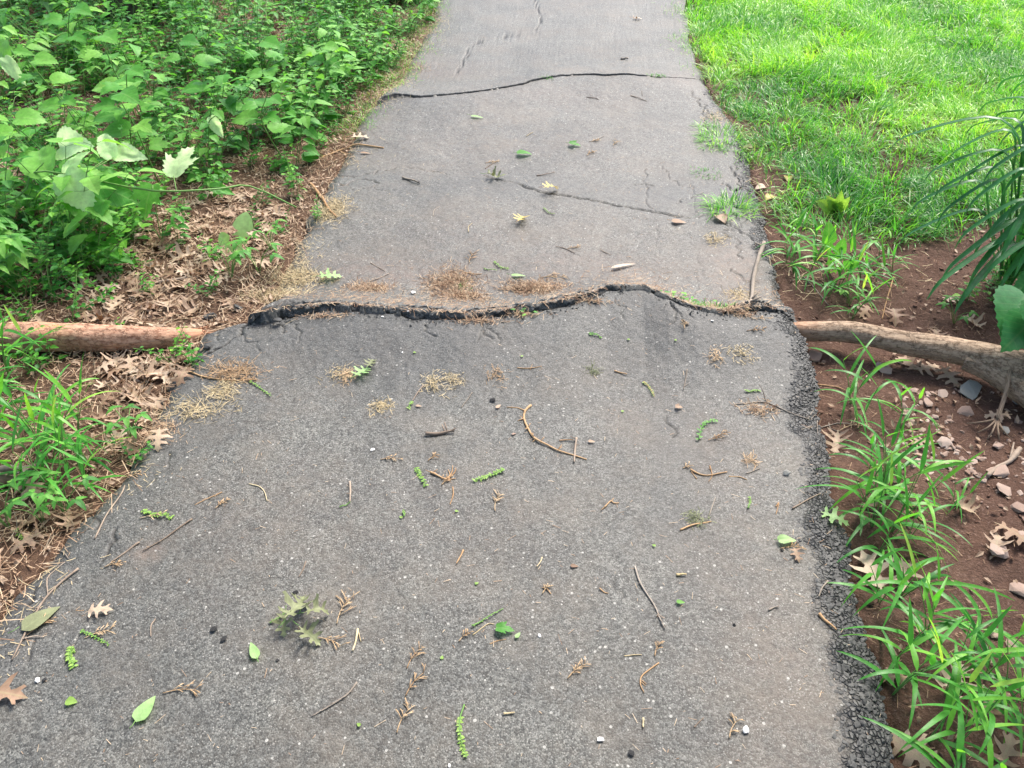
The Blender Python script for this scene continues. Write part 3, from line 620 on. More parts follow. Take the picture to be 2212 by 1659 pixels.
# ---------------------------------------------------------------- trees above and behind (they shade the near ground)
def tree(base, h, r, crown_c, crown_r, nleaf, label, seed, lw=.11):
    r_ = np.random.RandomState(seed); t = empty('tree', base); cc = np.array(crown_c)-np.array(base)
    mb = MB(); top = np.array([cc[0]*.5, cc[1]*.5, h]); pts = smooth_line([(0, 0, -.3), (0, 0, .1), (cc[0]*.1, cc[1]*.1, h*.5), top], 24)
    tube(mb, pts, np.linspace(1.35, .55, len(pts))*r*np.where(pts[:, 2] < .25, 1.25, 1), 24, 0, True, .08, seed, 2.)
    for k in range(12):
        e = cc+nrm(r_.normal(size=3))*np.array(crown_r)*.75; m_ = (top*.9+e)*.5+np.array([0, 0, .3]); q = smooth_line([top*(.6+.4*r_.rand()), m_, e], 12); tube(mb, q, np.linspace(r*.4, .015, len(q)), 8, 0)
    mb.build('trunk', M['bark_t'], t)
    mb = MB(); nc = nleaf//60; ctr = nrm(r_.normal(size=(nc, 3)))*(r_.rand(nc, 1)**.4)*np.array(crown_r)+cc
    p = (ctr[:, None]+r_.normal(size=(nc, 60, 3))*.32).reshape(-1, 3); d = nrm(r_.normal(size=p.shape)+[0, 0, -.4]); n_ = nrm(r_.normal(size=p.shape)*.6+[0, 0, 1])
    leaves(mb, p, d, n_, lw*(.7+.6*r_.rand(len(p))), lw*.62, 'ovate', 3, 1, .6, .15, r_.rand(len(p))); mb.build('crown', M['tree_leaf'], t)
    tag(t, label, 'tree'); return t
tree(PZ(2560,800,-.02), 3.0, .22, (.6,-1.5,4.3), (3.9,2.9,1.2), 42000, 'large tree to the right of the path whose root runs under the asphalt', 3, .15)
bt = P(292,40); tree((bt.x, bt.y, bt.z), 3.0, .13, (-4.8,6.0,4.6), (2.4,2.6,1.5), 12000, 'dark tree trunk rising from the undergrowth at the upper left', 4, .14)

# ================================================================ vegetation
POLY_L = world_poly([(943,-5),(905,60),(872,110),(835,160),(790,205),(765,245),(740,275),(700,300),(660,330),(640,380),(600,400),(560,392),(500,420),(430,400),(330,470),(250,540),(215,590),(110,640),(0,660),(-300,700),(-700,640),(-1100,-160),(985,-170)])
POLY_LAWN = world_poly([(1430,-170),(1474,0),(1490,60),(1512,120),(1542,200),(1600,245),(1620,300),(1640,370),(1680,440),(1740,500),(1900,515),(2000,500),(2100,490),(2300,470),(2900,420),(3600,-170)])
def cam_u(x, y): # only used to order things by how large they show
    return np.hypot(x, y)

# ---- lawn: one mass of blades
def grass_blades(mb, x, y, L, W, lean, droop, tint, ny=4, dirs=None):
    n = len(x); a = rs.rand(n)*2*np.pi if dirs is None else dirs
    D = np.stack([np.cos(a)*lean, np.sin(a)*lean, np.ones(n)], -1); N = np.stack([np.cos(a), np.sin(a), -lean], -1)*-1
    N = np.stack([-np.cos(a), -np.sin(a), -lean], -1)
    leaves(mb, np.stack([x, y, TERR(x, y)-.004], -1), D, N*[1, 1, -1]*[1, 1, 1], L, W, 'blade', ny, 0, droop, 0, tint, 0, rs.normal(size=n)*.5)
def lawn():
    lo = POLY_LAWN.min(0); hi = POLY_LAWN.max(0); lo[0] = max(lo[0], .5); hi[0] = min(hi[0], 8.5); hi[1] = min(hi[1], 13)
    N = 620000; x = lo[0]+(hi[0]-lo[0])*rs.rand(N); y = lo[1]+(hi[1]-lo[1])*rs.rand(N)
    x = x+.018*rs.normal(size=N); d = cam_u(x, y)
    k = inside(POLY_LAWN, x+.16*fbm(x, y, 5, 3)+.05*rs.normal(size=N), y+.13*fbm(x+9, y, 5, 3)+.05*rs.normal(size=N)) & (x > xR(y)+.0) & (x < .72*y+1.6)
    pt = fbm(x, y, 1.6, 4); cl = fbm(x, y, 9, 3)
    dens = np.clip(.78+.8*pt+1.0*cl, .08, 1)*np.clip(8/d-.35, .35, 1)
    dens *= 1-.93*np.exp(-(((x-P(1830,272).x)/.17)**2+((y-P(1830,272).y)/.11)**2))
    for u, v, rx, ry, a in [(1720,335,.12,.09,.5),(1660,215,.18,.12,.5),(1930,320,.2,.1,.4),(1560,180,.2,.2,.3),(1660,400,.1,.08,.6)]:
        c = P(u, v); dens *= 1-a*np.exp(-(((x-c.x)/rx)**2+((y-c.y)/ry)**2))
    k &= rs.rand(N) < dens; x, y, pt, cl, d = x[k], y[k], pt[k], cl[k], d[k]; n = len(x)
    edge = np.clip((x-xR(y))/.35, 0, 1)
    tuft = .5+.5*fbm(x, y, 3.1, 3)
    L = (.06+.07*rs.rand(n))*(.75+.7*np.clip(tuft+.5*cl, 0, 1))*(.75+.25*edge)*1.05
    T = np.clip(.50+.45*fbm(x+40, y, 1.7, 3)+.24*rs.normal(size=n)+.16*np.clip((d-4)/3, 0, 1), 0, 1)
    a = 2*np.pi*vnoise(x*3.2, y*3.2)*1.8+rs.normal(size=n)*.9
    mb = MB(); grass_blades(mb, x, y, L, .0032+.0022*rs.rand(n)+.0006*np.clip(d-4, 0, 4), .15+1.3*rs.rand(n)**1.3, .3+1.7*rs.rand(n), T, 4, a)
    tag(mb.build('lawn_grass', M['lawn']), 'lush bright green lawn grass to the right of the path', 'grass', kind='stuff')
    # dead straw among it, near the path edge
    N = 9000; x = .6+2.4*rs.rand(N); y = 2.6+5*rs.rand(N); e = x-xR(y); k = (e > -.02) & (rs.rand(N) < np.exp(-e/.35)*(.4+fbm(x, y, 4, 2))); x, y = x[k], y[k]; n = len(x); a = rs.rand(n)*6.28
    mb = MB(); leaves(mb, np.stack([x, y, TERR(x, y)+.006+.02*rs.rand(n)], -1), np.stack([np.cos(a), np.sin(a), .25*rs.normal(size=n)], -1), (0, 0, 1), .03+.05*rs.rand(n), .0018, 'straw', 2, 0, .4*rs.normal(size=n), 0, rs.rand(n))
    tag(mb.build('dead_grass', M['straw']), 'straw coloured dead grass along the lawn edge', 'dead grass', kind='stuff')
lawn()

# ---- low leafy plants left of the path
def vine_shoot(seed, h, nl, lw, bend=.6, prof='ovate', ls=1.0, droop=.35, up=.35, mat='vine', stem='green_stem', ny=4, serr=0., nst=3):
    r = np.random.RandomState(seed); st, lf = MB(), MB()
    for j in range(nst):
        a = r.rand()*6.28; b = .02*r.normal(size=2); e = np.array([math.cos(a), math.sin(a), 0])*h*bend*(.5+.7*r.rand()); hh = h*(.65+.5*r.rand())
        q = smooth_line([(b[0], b[1], -.01), tuple(np.array([b[0], b[1], hh*.5])+e*.35), tuple(np.array([b[0], b[1], hh])+e)], 9)
        tube(st, q, np.linspace(.0022, .001, len(q)), 4, r.rand(), False)
        m = max(3, int(nl/nst)); ph = r.rand()*6
        for k in range(m):
            t = .22+.78*k/(m-1); p = q[min(len(q)-1, int(t*(len(q)-1)))]; 
            for sgn in (0, math.pi):
                az = ph+k*1.35+sgn+.3*r.normal(); s_ = lw*(.7+.5*r.rand())*(1.1-.35*t); pt = np.array([math.cos(az), math.sin(az), .25])*s_*.35
                tube(st, [p, p+pt], .0008, 3, .6, False)
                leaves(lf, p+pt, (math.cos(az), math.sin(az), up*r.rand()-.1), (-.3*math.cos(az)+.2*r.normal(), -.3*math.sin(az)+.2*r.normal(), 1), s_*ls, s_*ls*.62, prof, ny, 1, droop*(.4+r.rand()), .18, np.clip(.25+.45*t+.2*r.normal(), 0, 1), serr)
    return st, lf
def make_plant(name, st, lf, m1, m2, leaf_name='foliage'):
    o = empty(name); a = st.build('stem', M[m1], o); b = lf.build(leaf_name, M[m2], o, False); return o
KINDS = []
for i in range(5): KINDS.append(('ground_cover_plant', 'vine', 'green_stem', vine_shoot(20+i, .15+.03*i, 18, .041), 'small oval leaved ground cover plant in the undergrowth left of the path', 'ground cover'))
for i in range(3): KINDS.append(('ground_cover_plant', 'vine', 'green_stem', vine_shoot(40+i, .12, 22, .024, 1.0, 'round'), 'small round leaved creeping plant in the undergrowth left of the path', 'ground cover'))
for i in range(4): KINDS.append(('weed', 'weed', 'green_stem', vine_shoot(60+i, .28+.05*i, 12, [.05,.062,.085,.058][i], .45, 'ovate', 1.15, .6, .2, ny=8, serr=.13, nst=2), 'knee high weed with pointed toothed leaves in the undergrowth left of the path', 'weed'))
def leaflet_plant(seed, h, nst, lw, n5=5, mat='weed'):
    r = np.random.RandomState(seed); st, lf = MB(), MB()
    for j in range(nst):
        a = r.rand()*6.28; q = smooth_line([(0, 0, -.01), (math.cos(a)*h*.2, math.sin(a)*h*.2, h*.6), (math.cos(a)*h*.6, math.sin(a)*h*.6, h*(.8+.4*r.rand()))], 8); tube(st, q, .0016, 4, .5, False)
        c = q[-1]
        for k in range(n5):
            az = a+(k-(n5-1)/2)*(4.6/n5); s_ = lw*(1-.25*abs(k-(n5-1)/2)/n5*2)
            leaves(lf, c, (math.cos(az), math.sin(az), -.05), (0, 0, 1), s_, s_*.45, 'ovate', 10, 1, .6+.3*r.rand(), .12, np.clip(.5+.25*r.normal(), 0, 1), .10)
    return st, lf
for i in range(2): KINDS.append(('creeper', 'weed', 'green_stem', leaflet_plant(80+i, .18, 4, .075), 'creeper with leaves of five toothed leaflets in the undergrowth left of the path', 'creeper'))
for i in range(2): KINDS.append(('bramble_seedling', 'weed', 'green_stem', leaflet_plant(90+i, .12, 6, .05, 3), 'low bramble seedling with three part leaves left of the path', 'bramble'))
SRC = {}
def place_kind(ki, x, y, s, rz, group=None, dz=0, label=None):
    nm, m2, m1, (st, lf), lab, cat = KINDS[ki]
    if ki not in SRC: o = make_plant(nm, st, lf, m1, m2); SRC[ki] = o
    else: o = copy_tree(SRC[ki])
    o.location = (x, y, float(TERR(np.array(x), np.array(y)))+dz); o.rotation_euler = (rs.normal()*.12, rs.normal()*.12, rz); o.scale = (s, s, s)
    return tag(o, label or lab, cat, group or 'plants of the undergrowth left of the path')
def undergrowth():
    lo = POLY_L.min(0); hi = POLY_L.max(0); lo[0] = -5.5; hi[1] = 9.5
    N = 26000; x = lo[0]+(hi[0]-lo[0])*rs.rand(N); y = lo[1]+(hi[1]-lo[1])*rs.rand(N)
    k = inside(POLY_L, x, y) & (x < xL(y)-.03) & (x > -.66*y-1.1); x, y = x[k], y[k]
    # poisson-like thinning
    cells = {}; pts = []
    for a, b in zip(x, y):
        d = math.hypot(a, b); r = .058 if d < 5 else .085
        c = (int(a/r), int(b/r))
        if c in cells: continue
        cells[c] = 1; pts.append((a, b))
    pts = np.array(pts); dens = np.clip(.62+1.1*fbm(pts[:, 0], pts[:, 1], 2.8, 3), .22, 1); pts = pts[rs.rand(len(pts)) < dens]
    order = np.argsort(np.hypot(pts[:, 0], pts[:, 1])); pts = pts[order]; counts = {}
    merged = {'vine': MB(), 'weed': MB(), 'stem': MB()}; nobj = 0
    vis = [i for i, p in enumerate(pts) if p[0] > -.57*p[1]-.45]
    pick = set(vis[::max(1, len(vis)//285)][:285])
    for i, (a, b) in enumerate(pts):
        r = rs.rand(); near_edge = xL(b)-a
        if near_edge < .35: ki = [5, 6, 7, 0, 1, 10][rs.randint(6)] if r < .9 else 14
        elif r < .80: ki = rs.randint(0, 8)
        elif r < .91: ki = rs.randint(8, 12)
        elif r < .93: ki = 12+rs.randint(2)
        else: ki = 14+rs.randint(2)
        ki = min(ki, len(KINDS)-1)
        s = (.8+.6*rs.rand())*(.75 if near_edge < .25 else 1.0)*(1.12 if b > 4.5 else 1); rz = rs.rand()*6.28
        if i in pick:
            zn = ('beside the far path edge' if b > 4.2 else 'beside the near path edge') if near_edge < .5 else ('in the far background' if b > 5.5 else 'far from the path' if b > 4 else 'near the left photo edge' if a < -1.75 else 'around the pale cane')
            place_kind(ki, a, b, s, rz, label=('large ' if s > 1 else 'small ')+['oval leaved ground cover plant ', 'round leaved creeping plant ', 'toothed leaved tall weed ', 'five leaflet creeper ', 'three leaflet bramble seedling '][0 if ki < 5 else 1 if ki < 8 else 2 if ki < 12 else 3 if ki < 14 else 4]+zn+' left of the path'); nobj += 1; continue
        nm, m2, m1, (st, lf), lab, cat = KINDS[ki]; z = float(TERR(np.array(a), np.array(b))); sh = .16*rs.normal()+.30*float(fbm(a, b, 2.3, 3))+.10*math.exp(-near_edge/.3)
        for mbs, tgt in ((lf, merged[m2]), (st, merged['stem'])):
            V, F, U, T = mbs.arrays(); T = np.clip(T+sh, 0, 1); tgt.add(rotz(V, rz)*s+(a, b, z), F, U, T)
    tops = pts[rs.randint(0, len(pts), 230)]
    for a, b in tops:
        az = rs.rand()*6.28; l = .18+.3*rs.rand(); z = float(TERR(np.array(a), np.array(b))); d = np.array([math.cos(az), math.sin(az), 0])*l
        q = smooth_line([(a, b, z), tuple(np.array([a, b, z+.16+.2*rs.rand()])+d*.4), tuple(np.array([a, b, z+.14+.25*rs.rand()])+d)], 10); tube(merged['stem'], q, np.linspace(.0018, .0009, len(q)), 4, .5+.5*rs.rand(), False)
        for t in range(3, len(q), 2):
            n_ = 2; aa = rs.rand(n_)*6.28; leaves(merged['weed'], np.repeat(q[t][None], n_, 0), np.stack([np.cos(aa), np.sin(aa), .3*rs.rand(n_)], -1), (0, -.3, 1), .022+.03*rs.rand(n_), .014+.016*rs.rand(n_), 'ovate', 5, 1, .7, .2, np.clip(.5+.5*rs.rand(n_), 0, 1), .1)
    print('undergrowth individuals', nobj, 'mass', len(pts)-nobj)
    tag(merged['vine'].build('ground_cover', M['vine'], None, False), 'dense mass of small oval leaves covering the ground left of the path', 'ground cover', kind='stuff')
    tag(merged['weed'].build('weed_mass', M['weed'], None, False), 'dense mass of taller toothed leaved weeds left of the path', 'weeds', kind='stuff')
    tag(merged['stem'].build('stem_mass', M['green_stem']), 'thin green stems crowded in the undergrowth left of the path', 'stems', kind='stuff')
undergrowth()

# ---- hero leaves and canes on the left
def put_lobed(kind, mat, base, tip, label, cat='leaf', name='leaf', wid=1., droop=.4, fold=.15, up=(0, -.5, 1), tint=.5, crumple=.03, parent=None, cup=0., seed=0, L=None):
    b, t = Vector(base), Vector(tip); d = t-b; mb = MB(); o0 = b if not parent else Vector(parent.location)
    lobed(mb, kind, b-o0, d, up, L or d.length*1.05, wid, droop, fold, tint, crumple, seed, cup)
    ob = mb.build(name, M[mat], parent)
    if not parent: ob.location = b; tag(ob, label, cat)
    return ob
def cane(px, zs, rad, label, lv, stem_mat='green_stem', name='bramble_cane', cat='bramble', group=None):
    """px: stem pixels, zs heights above soil datum; lv: (base u,v,z, tip u,v,z, kind, mat, width)"""
    pts = [Vector(PZ(u, v, z)) for (u, v), z in zip(px, zs)]; o = empty(name, tuple(pts[0])); mb = MB()
    tube(mb, np.array([tuple(p) for p in smooth_line(pts, 24)])-np.array(pts[0]), rad, 6, .6); mb.build('stem', M[stem_mat], o)
    for (u, v, z, u2, v2, z2, kind, mat, wid, *rest) in lv:
        b, t = PZ(u, v, z), PZ(u2, v2, z2)
        i = min(range(len(px)), key=lambda k: (Vector(b)-pts[k]).length); q = smooth_line(pts, 24); j = np.argmin(np.linalg.norm(q-np.array(b), axis=1))
        sm = MB(); tube(sm, [q[j]-np.array(pts[0]), np.array(b)-np.array(pts[0])], rad*.5, 5, .6); sm.build('leaf_stalk', M[stem_mat], o)
        put_lobed(kind, mat, b, t, None, wid=wid*.95, droop=(rest[0] if rest else .35)+.25, fold=.28, up=(0, -.75, .8), tint=.3+.5*rs.rand(), crumple=.12, parent=o, seed=u, L=(Vector(t)-Vector(b)).length*1.0)
    return tag(o, label, cat, group)
cane([(-120,470),(40,425),(75,372),(170,382),(330,412),(470,408),(540,402),(640,448)], [.15,.22,.30,.30,.28,.24,.18,.08], .0032, 'long arching bramble cane with large pale leaves at the left of the photo',
 [(125,318,.34,178,302,.40,'nettle','pale',.85),(140,375,.33,178,318,.42,'nettle','pale',.45),(143,378,.33,200,460,.24,'nettle','pale',.85,.2),(245,340,.32,205,272,.40,'nettle','pale',.6),(250,330,.32,305,332,.34,'nettle','pale',.7),
  (375,380,.26,415,300,.34,'maple','pale',.8,.1),(330,400,.27,300,470,.2,'maple','weed',.9),(210,400,.29,310,440,.2,'nettle','weed',.8),(455,405,.22,520,415,.18,'nettle','weed',.5),(100,372,.3,60,300,.36,'nettle','weed',.8)])
cane([(0,220),(10,160),(30,120)], [.05,.3,.42], .003, 'pale drooping leaf on a stalk at the left edge of the photo', [(10,125,.46,52,185,.36,'nettle','pale',.55,.3),(15,130,.42,-40,90,.46,'nettle','weed',.8)], name='bramble_cane')
cane([(468,320),(462,280),(452,262),(480,240)], [.02,.2,.27,.3], .002, 'single pale drooping leaf on a hooked stem in front of the undergrowth', [(455,253,.28,482,300,.2,'nettle','pale',.62,.2)], name='weed', cat='weed')
hero = [((290,330),(272,150),.48,'tall toothed weed with a pointed leaf spray left of the arching cane tip'),((235,290),(215,75),.55,'tallest toothed weed near the upper left of the undergrowth'),((420,240),(380,90),.5,'toothed weed with broad lobed leaves at the middle of the undergrowth'),
 ((560,190),(560,90),.4,'toothed weed with maple like leaves close to the upper path edge'),((90,250),(60,130),.5,'toothed weed with wide leaves behind the pale drooping leaf'),((330,240),(250,200),.42,'weed with one broad triangular leaf hanging over the undergrowth'),
 ((560,270),(575,210),.3,'bright weed with a forked leaf tip above the bare patch'),((160,120),(150,20),.45,'toothed weed at the top left corner behind the others'),((700,200),(690,100),.3,'bluish green toothed weed beside the upper left path edge'),((30,330),(20,260),.4,'wide leaved weed low at the left edge of the photo')]
for i, ((u0, v0), (u1, v1), z, lab) in enumerate(hero):
    r = np.random.RandomState(300+i); b = P(u0, v0); lv = []; n = 6
    t = Vector(PZ(u1, v1, z)); 
    if (Vector((t.x, t.y, 0))-Vector((b.x, b.y, 0))).length > .35: b = Vector((t.x+.1*r.normal(), t.y+.1, H(t.x, t.y+.1)))
    o = empty('weed', tuple(b)); q = smooth_line([b, (b+t)/2+Vector((.03*r.normal(), .02, .03)), t], 12); mb = MB(); tube(mb, q-np.array(b), np.linspace(.0035, .0018, len(q)), 6, .5); mb.build('stem', M['green_stem'], o)
    for k in range(n):
        f = .4+.6*k/(n-1); p = q[int(f*(len(q)-1))]; az = r.rand()*1.2+k*2.4; d = np.array([math.cos(az), math.sin(az)*.8-.25, .15]); s = (.075+.05*r.rand())*(1.1-.2*f); pb = p+d*.03
        sm = MB(); tube(sm, [p-np.array(b), pb-np.array(b)], .0012, 4, .5); sm.build('leaf_stalk', M['green_stem'], o)
        put_lobed(['maple', 'nettle'][k % 2], 'weed', pb, pb+d/np.linalg.norm(d)*s, None, wid=1.05, droop=.7, up=(-.2*d[0], -.2*d[1]-.35, 1), tint=.35+.55*r.rand(), crumple=.05, parent=o, seed=k+i)
    tag(o, lab, 'weed')
# scattered shoots on the bare litter beside the path, placed one by one
spots = [(540,500,1,.6,'round leaved sprout in the straw under the pale stick'),(450,640,7,.7,'tiny round leaved sprout above the torn root end'),(380,540,10,.5,'toothed seedling in the middle of the upper left litter'),(300,570,2,.75,'oval leaved plant at the border of the undergrowth and the litter'),(560,450,5,.8,'creeping round leaved plant near the pale stick'),(610,500,7,.6,'creeping sprout at the straw strip'),(350,520,14,.9,'three part leaved seedling under the cane'),(250,600,1,.7,'oval leaved plant near the middle of the left root'),(200,560,3,.8,'taller oval leaved plant in front of the undergrowth'),(330,460,11,.6,'toothed seedling directly under the cane'),(450,430,9,.6,'toothed seedling behind the upright dandelion leaf'),(120,560,4,.8,'tall oval leaved plant at the lower end of the undergrowth'),
 (640,430,8,.62,'bright weed with heart shaped leaves standing at the path edge beside the pale stick'),(560,590,15,.9,'low three leaved seedling patch at the path edge above the heaved ridge'),(590,545,14,.8,'light green seedling in the straw beside the path, above the ridge'),(500,600,14,.9,'leafy seedling on the leaf litter left of the straw strip'),
 (470,560,0,.6,'small oval leaved seedling on the litter left of the dandelion leaf'),(400,470,1,.6,'oval leaved seedling on the leaf litter under the cane'),(375,785,7,.8,'small clover like plant below the torn root end'),(430,780,6,.8,'round leaved sprout at the path edge below the root end'),(255,735,0,.42,'two leaved green shoot in front of the left root'),
 (285,950,15,.75,'pale seedling at the path edge beside the lower grass plants'),(140,1110,14,.8,'dark three leaved seedling at the lower left path edge'),(95,1130,15,.7,'dark three leaved seedling left of the other near the lower left edge'),(40,600,12,1.1,'five leaflet creeper leaf at the left edge above the root'),(60,500,13,1.,'five leaflet creeper beside the bare litter on the left'),
 (160,600,1,.8,'oval leaved plant with a few yellow leaves above the left root'),(120,660,2,.75,'oval leaved vine spilling toward the left root'),(60,690,0,.7,'oval leaved vine resting above the left root'),(40,770,1,.8,'oval leaved vine in front of the left root at the frame edge'),(100,790,0,.7,'oval leaved vine in front of the left root beside the grass'),(180,690,5,.9,'round leaved creeper behind the middle of the left root'),(10,700,2,.8,'oval leaved vine growing over the left root at the frame edge'),(230,650,4,.5,'small oval leaved sprout on the litter above the left root'),(680,470,7,.6,'tiny sprout at the path edge under the pale stick'),(790,240,6,.6,'sprout at the left end of the far crack'),
 (650,250,10,.8,'bluish leaved weed beside the path below the far crack'),(700,280,5,.9,'round leaved creeper reaching toward the path'),(330,640,3,.45,'single leaved sprout among brown oak leaves above the root'),(20,1140,14,.8,'dark seedling at the lower left corner of the litter'),(280,1005,7,.7,'sprout of round leaves where the litter meets the asphalt'),
 (1835,660,14,.5,'small weed below the upper grass plants on the right soil'),(2075,650,1,.7,'dark leaved seedling in the shade of the arching leaves'),(2130,620,2,.8,'dark leaved plant under the arching leaves at the right'),(2170,660,3,.7,'oval leaved plant by the right edge above the root'),(2060,700,15,.6,'small seedling on the soil above the right root')]
for u, v, ki, s, lab in spots:
    p = P(u, v); o = place_kind(ki, p.x, p.y, s, rs.rand()*6.28, 'seedlings beside the path', 0, lab)
# dandelion leaves
def upright_leaf(base, tips, label, kind='dandelion', mat='weed', wid=1.2, cat='weed', name='dandelion'):
    b = P(*base); o = empty(name, tuple(b))
    for i, (u, v, z) in enumerate(tips):
        t = Vector(PZ(u, v, z)); d = t-b; mb = MB(); lobed(mb, kind, (0, 0, 0), d, (0, -1, .5), d.length, wid*(.9+.2*rs.rand()), .25, .2, .4+.3*rs.rand(), .04, i); mb.build('leaf', M[mat], o)
    return tag(o, label, cat)
upright_leaf((515,560), [(528,455,.15),(470,500,.07)], 'upright pale green dandelion leaf on the litter left of the path', mat='mint', wid=.9)
upright_leaf((1790,590), [(1795,485,.17),(1825,520,.11),(1850,570,.07)], wid=.6, label='upright green dandelion leaves on the soil below the lawn')
upright_leaf((1805,455), [(1790,425,.07),(1835,430,.07),(1770,435,.06),(1820,415,.09)], 'bright green broad leaved weed at the lawn edge', 'nettle', 'lime', .55, 'weed', 'weed')

# ---- broad bladed grass plants
def stilt_template(seed, n=9, h=.2):
    r = np.random.RandomState(seed); st, bl = MB(), []
    for j in range(2 if n < 10 else 3):
        a = r.rand()*6.28; e = np.array([math.cos(a), math.sin(a), 0])*h*.3; hh = h*(.65+.45*r.rand())
        q = smooth_line([(0, 0, -.01), tuple(e*.4+[0, 0, hh*.5]), tuple(e+[0, 0, hh])], 10); tube(st, q, np.linspace(.0018, .0009, len(q)), 5, .6, False)
        m = n//(2 if n < 10 else 3); ph = r.rand()*6
        for k in range(m+1):
            t = .25+.75*k/m; p = q[int(t*(len(q)-1))]; az = ph+k*2.6+.4*r.normal(); el = .55+.5*r.rand() if k < m else 1.6+.8*r.rand(); L = .092+.060*r.rand(); L *= (.8+.4*math.sin(t*3))
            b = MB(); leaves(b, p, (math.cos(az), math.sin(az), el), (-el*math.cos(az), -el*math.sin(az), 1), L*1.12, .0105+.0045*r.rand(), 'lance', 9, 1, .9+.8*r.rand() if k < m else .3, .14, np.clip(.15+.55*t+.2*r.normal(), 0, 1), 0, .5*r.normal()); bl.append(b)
    return st, bl
ST = []
def place_stilt(i, u, v, s, label, group, rz=None, dz=0):
    while len(ST) < 6:
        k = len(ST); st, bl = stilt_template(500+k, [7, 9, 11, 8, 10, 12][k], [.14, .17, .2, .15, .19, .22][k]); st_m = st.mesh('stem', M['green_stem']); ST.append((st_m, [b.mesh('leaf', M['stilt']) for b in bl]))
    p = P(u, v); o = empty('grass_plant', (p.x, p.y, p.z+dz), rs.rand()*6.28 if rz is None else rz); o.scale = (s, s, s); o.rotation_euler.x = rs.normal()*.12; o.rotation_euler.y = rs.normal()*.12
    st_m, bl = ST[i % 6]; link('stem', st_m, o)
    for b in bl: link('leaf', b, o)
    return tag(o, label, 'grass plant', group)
ORD = 'first second third fourth fifth sixth seventh eighth ninth tenth eleventh twelfth thirteenth fourteenth fifteenth sixteenth seventeenth eighteenth nineteenth twentieth'.split(); ORD += ['twenty '+w for w in ORD[:9]]+['thirtieth']+['thirty '+w for w in ORD[:9]]
RG = 'broad bladed grass plants along the right edge of the path'
rowpts = [(1855,925,1,.75),(1945,925,3,.75),(1890,965,0,.7),(1878,1020,0,.85),(1925,1030,4,.75),(1868,1075,2,.85),(1900,1085,5,1.05),(1940,1075,1,.9),(1855,1110,3,.9),(1885,1140,4,1.),(1925,1150,2,1.),(1895,1200,0,1.),(1870,1180,5,.8),(1960,1170,1,.7),
 (1900,1300,3,.9),(1945,1290,4,1.),(1905,1370,1,1.05),(1955,1360,5,.95),(2000,1380,2,.9),(1930,1430,3,1.),(1985,1440,0,1.05),(1925,1500,4,1.),(1975,1520,2,1.),(2040,1500,5,.85),(1950,1590,1,1.),(2005,1600,3,1.05),(2060,1620,4,.95),(1990,1670,2,1.1),(2080,1690,0,1.),(2130,1460,5,.9),(2165,1520,1,.9),(2100,1400,3,.75),(2180,1430,4,.8),(2205,1600,2,.85),(2215,1500,0,.9),(2050,1740,3,1.),(1960,1730,5,1.)]
rowpts = [r for q, r in enumerate(rowpts) if q % 5 != 2 and not (r[1] > 1280 and q % 4 == 0)]; rowpts.sort(key=lambda r: r[1]); side = lambda u, v: 'path side' if u < 1895+max(0, v-1300)*.25 else 'soil side'
for k, (u, v, i, s) in enumerate(rowpts):
    place_stilt(i, u, v, s, ORD[k]+' broad bladed grass plant below the right root, '+side(u, v), RG)
place_stilt(1, 1838,870,.95, 'tall upright grass plant with one long blade in front of the right root', None, 1.)
place_stilt(0, 2060,1085,.6, 'lone thin grass sprig on the stony soil at the right', None)
UG = 'broad bladed grass plants above the right root'
for k, (u, v, i, s) in enumerate(sorted([(1715,590,4,.95),(1745,600,2,.9),(1700,570,0,.8),(1790,640,5,.9),(1830,655,3,.85),(1815,615,1,.9),(1860,600,4,.85),(1885,620,0,.8),(1840,690,2,.75),(1760,560,3,.9),(1720,540,5,.8),(1895,575,1,.7),(1925,600,2,.7)])):
    place_stilt(i, u, v, s, ORD[k]+' grass plant from the left in the clump above the right root', UG)
LG = 'broad bladed grass plants left of the path'
for k, (u, v, i, s) in enumerate(sorted([(20,820,5,1.15),(60,800,3,1.),(-30,850,2,1.2),(10,900,4,1.1),(110,1000,5,1.15),(150,1020,2,1.),(90,1040,4,1.),(190,1060,3,.9),(140,1075,1,1.),(40,960,0,1.),(-20,980,5,1.1),(170,960,2,.9),(200,1010,4,.85),(60,1070,3,.8),(130,930,1,.85),(-60,900,3,1.2)], key=lambda r: r[1])):
    place_stilt(i, u, v, s, ORD[k]+' grass plant down from the left root on the lower left litter', LG)

# ---- tufts of fine grass growing on the asphalt edge and in the crack
def tuft(name, u, v, rad, n, hgt, label, mat='lawn', tint=.5, ry=None, cat='grass tuft', w=.0036, leanmax=2.2):
    c = P(u, v); x = np.clip(rs.normal(size=n), -1.5, 1.5)*rad*.42; y = np.clip(rs.normal(size=n), -1.5, 1.5)*(ry or rad)*.42; a = np.arctan2(y, x)+rs.normal(size=n)*.8
    z = TERR(c.x+x, c.y+y)-c.z-.003; rl_ = rs.rand(n)*leanmax; D = np.stack([np.cos(a)*rl_, np.sin(a)*rl_, np.ones(n)], -1); N = np.stack([np.cos(a), np.sin(a), .2*np.ones(n)], -1)
    mb = MB(); leaves(mb, np.stack([x, y, z], -1), D, N*[-1, -1, 1], hgt*(.5+.7*rs.rand(n)), w, 'blade', 4, 0, .6+rs.rand(n), 0, np.clip(tint+.25*rs.normal(size=n), 0, 1))
    o = mb.build(name, M[mat]); o.location = c; return tag(o, label, cat)
tuft('grass_tuft', 1562,300,.16,420,.075,'fine green grass tuft on the right path edge, the upper one',ry=.24)
tuft('grass_tuft', 1578,450,.13,260,.085,'fine green grass tuft on the crumbled right edge, the lower one')
